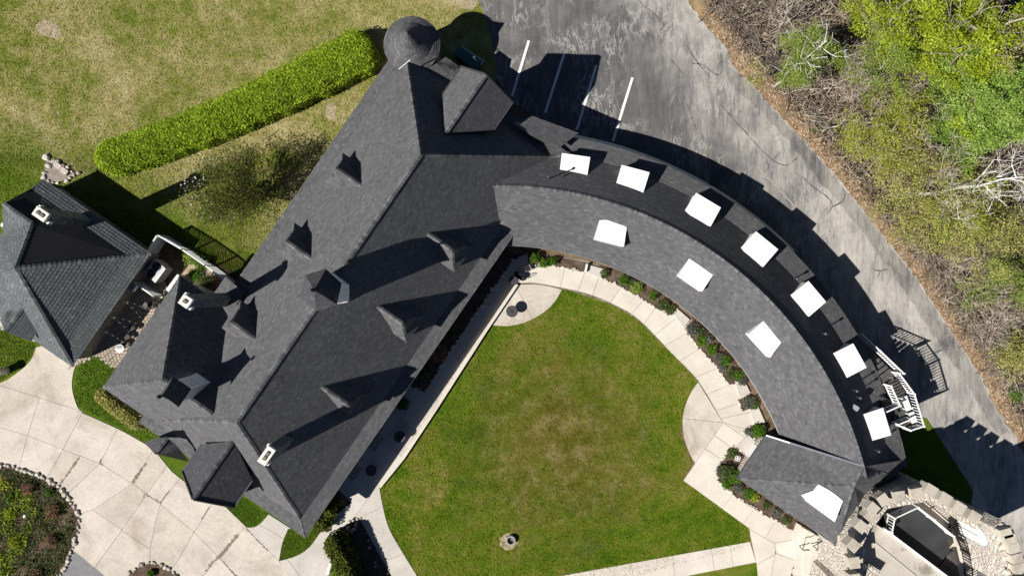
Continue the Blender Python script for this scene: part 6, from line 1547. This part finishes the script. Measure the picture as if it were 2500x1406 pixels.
for i, (b_, t_, h, mk, n, lab) in enumerate((((2230, 560), (2320, 560), 5.0, 'olive', 2600, 'thin olive tree below the bent white birch'), ((2300, 620), (2420, 600), 6.5, 'olive', 3600, 'olive tree near the right edge at mid height'), ((2350, 560), (2470, 545), 6.5, 'olive', 3200, 'olive tree touching the right edge under the birches'),
                                             ((2330, 720), (2420, 720), 4.8, None, 0, 'bare grey thicket tree at the mid right edge'), ((2290, 640), (2350, 650), 4.0, None, 0, 'bare grey thicket tree close to the road bend'), ((2400, 690), (2490, 690), 6.0, 'palegreen', 6500, 'bright leafy tree at right edge above the thicket'),
                                             ((2380, 800), (2440, 800), 4.0, None, 0, 'bare thicket tree right of the small green bush'), ((2420, 860), (2490, 880), 4.2, 'olive', 2600, 'thin olive tree low on the right edge'), ((2150, 520), (2230, 515), 4.5, 'olive', 3200, 'small olive tree behind the fence beside white birch'), ((2140, 330), (2230, 300), 7.0, None, 0, 'bare tree rising through the wide yellow green crown'), ((2215, 440), (2320, 415), 7.5, None, 0, 'bare tree just above the long pale birch trunk'),
                                             ((2010, 230), (2090, 180), 5.5, None, 0, 'bare tree between the pale birch and olive crown'), ((1850, 30), (1890, -30), 4.5, None, 0, 'bare twiggy tree second from verge at top edge'), ((2040, 20), (2100, -50), 6.0, 'olive', 2400, 'sparse olive tree at the top edge middle'), ((2230, 500), (2380, 490), 7.0, 'lime', 2600, 'sparse lime leafed tree behind the white birch'))):
    tree('thicket_tree', lab, b_, h, t_, 0.07, MT['bark'] if mk is None else MT['bark_dk'], MT[mk] if mk else None, int(n*1.6), 0.09, 0.5, depth=4 if mk is None else 3, group=GW, seed=50+i, limbs=9, L=h*0.36, first=0.2)
bush(2420, 795, 0.85, 1.8, MT['green'], 'small bright green evergreen bush in the grey thicket', n=5200, leaf=0.13)
bush(2475, 950, 0.9, 1.6, MT['green'], 'green bush by the verge at the lower right edge', n=3000, leaf=0.12)
bush(1990, 318, 0.3, 0.6, MT['green'], 'small green weed tuft on the verge edge', n=400, leaf=0.10)
# flowering shrub on the lawn between hedge and house
tree('magnolia_tree', 'bare spreading magnolia with white blossoms on the side lawn', (602, 488), 4.2, (572, 466), 0.12, MT['bark_dk'], MT['yew'], 16000, 0.088, 0.5, depth=4, seed=77, limbs=34, L=2.3, first=0.10, spread=0.5)
mg = bpy.data.objects['magnolia_tree']
pc_ = G(545, 455, 3.0); an = RNG.uniform(1.7, 4.9, 420); rr = RNG.uniform(0.2, 1.0, 420)**0.6*3.2
P = np.c_[pc_.x+np.cos(an)*rr, pc_.y+np.sin(an)*rr*0.85, RNG.uniform(1.6, 3.8, 420)]; P = P[(P[:, 0] < pc_.x+1.2)][:240]
quads_mesh('blossom', leaf_quads(P, 0.13), MT['blossom'], mg)
P = shell_pts(1800, tuple(G(600, 480, 0.9)), (0.9, 0.9, 0.9), fill=0.7); quads_mesh('inner_foliage', leaf_quads(P, 0.10), MT['yew'], mg)

# woodland floor: brush, fallen leaves
wood_px = verge_o[2:]+[(1690, -60), (2560, -60), (2560, 1060)]
def twigs(n, px, hmax=1.6, name='brush', size=(0.8, 2.4), mat=None, zlo=0.05):
    xy = scatter_in(px, n); an = RNG.uniform(0, 6.28, n); el = RNG.uniform(-0.1, 0.9, n); L = RNG.uniform(*size, n)
    d = np.c_[np.cos(an)*np.cos(el), np.sin(an)*np.cos(el), np.sin(el)]*L[:, None]
    a = np.c_[xy, RNG.uniform(zlo, hmax*0.5, n)]; w = RNG.uniform(0.018, 0.05, n)[:, None]
    s_ = np.c_[-np.sin(an), np.cos(an), np.zeros(n)]*w; u_ = np.c_[np.zeros((n, 2)), np.ones(n)]*w
    Q1 = np.stack([a-s_, a+s_, a+d+s_*0.3, a+d-s_*0.3], 1); Q2 = np.stack([a-u_, a+u_, a+d+u_*0.3, a+d-u_*0.3], 1)
    return quads_mesh(name, np.concatenate([Q1, Q2]), mat or MT['twig'], None, shade=np.tile(RNG.random(n), 2), kind='stuff')
twigs(10000, wood_px)
twigs(11000, [(2190, 540), (2260, 500), (2520, 520), (2520, 960), (2450, 930), (2330, 760)], 3.4, 'thicket')
twigs(2500, [(1730, 0), (1800, -30), (1960, -40), (1960, 140), (1860, 150)], 2.4, 'thicket')
xy = scatter_in(wood_px, 42000); quads_mesh('leaf_litter', leaf_quads(np.c_[xy, RNG.uniform(0.02, 0.10, len(xy))], 0.16, up=1.6), MT['litter'], None, kind='stuff')
xy = scatter_in(wood_px, 16000); xy = xy[:4500]; den = np.sin(xy[:, 0]*0.55)*np.cos(xy[:, 1]*0.6+1)+0.5*np.sin(xy[:, 0]*1.7+xy[:, 1]*1.3)
xy = xy[den+RNG.normal(0, .4, len(xy)) > 0.25]; quads_mesh('undergrowth', leaf_quads(np.c_[xy, RNG.uniform(0.1, 1.1, len(xy))], 0.13), MT['olive'], None, kind='stuff')
vpx = road_r[2:15]+verge_o[2:15]
xy = scatter_in([(1722, 13), (1795, 102), (1863, 183), (1923, 256), (2000, 341), (2055, 410), (2119, 491), (2205, 597), (2282, 694), (2349, 796), (2394, 867), (2438, 937), (2467, 1000), (2520, 1090), (2500, 1105), (2468, 1047), (2400, 925), (2330, 822), (2237, 675), (2134, 548), (2060, 452), (2013, 397), (1949, 329), (1893, 269), (1842, 213), (1791, 166), (1778, 124), (1705, 43)], 9000)
quads_mesh('verge_leaves', leaf_quads(np.c_[xy, RNG.uniform(0.02, 0.06, len(xy))], 0.13, up=2.0), MT['litter'], None, kind='stuff')
# chain link fence along the verge
fn = thing('chain_link_fence', 'black chain link fence along the leafy verge', 'fence', G(2055, 410))
fl_ = [(1740, 20), (1812, 104), (1880, 184), (1940, 256), (2016, 340), (2070, 408), (2134, 488), (2220, 594), (2298, 690), (2364, 790), (2410, 862), (2455, 935), (2484, 1000), (2550, 1095)]
fp_ = [G(*p) for p in fl_]; wires = MB()
for a, c in zip(fp_, fp_[1:]):
    L = (c-a).length; n = max(1, int(L/2.6)); d = (c-a)/L; up = Vector((0, 0, 1))
    for k in range(n): m = MB(); p = a.lerp(c, k/n); m.tube([p, p+up*1.85], 0.04, 6); m.build('post', MT['chain'], fn)
    m = MB(); m.tube([a+up*1.8, c+up*1.8], 0.025, 5); m.build('top_rail', MT['chain'], fn)
    x = -1.8
    while x < L:
        for sg in (1, -1):
            t0, t1 = max(0, -x/1.8), min(1, (L-x)/1.8)
            if t1 > t0:
                z0, z1 = (0, 1.8) if sg > 0 else (1.8, 0); p, q = a+d*(x+1.8*t0)+up*(z0+(z1-z0)*t0), a+d*(x+1.8*t1)+up*(z0+(z1-z0)*t1); nn = Vector((-d.y, d.x, 0))*0.006
                wires.quad(p-nn, p+nn, q+nn, q-nn)
        x += 0.2
wires.build('chain_link', MT['chain'], fn, kind='stuff')
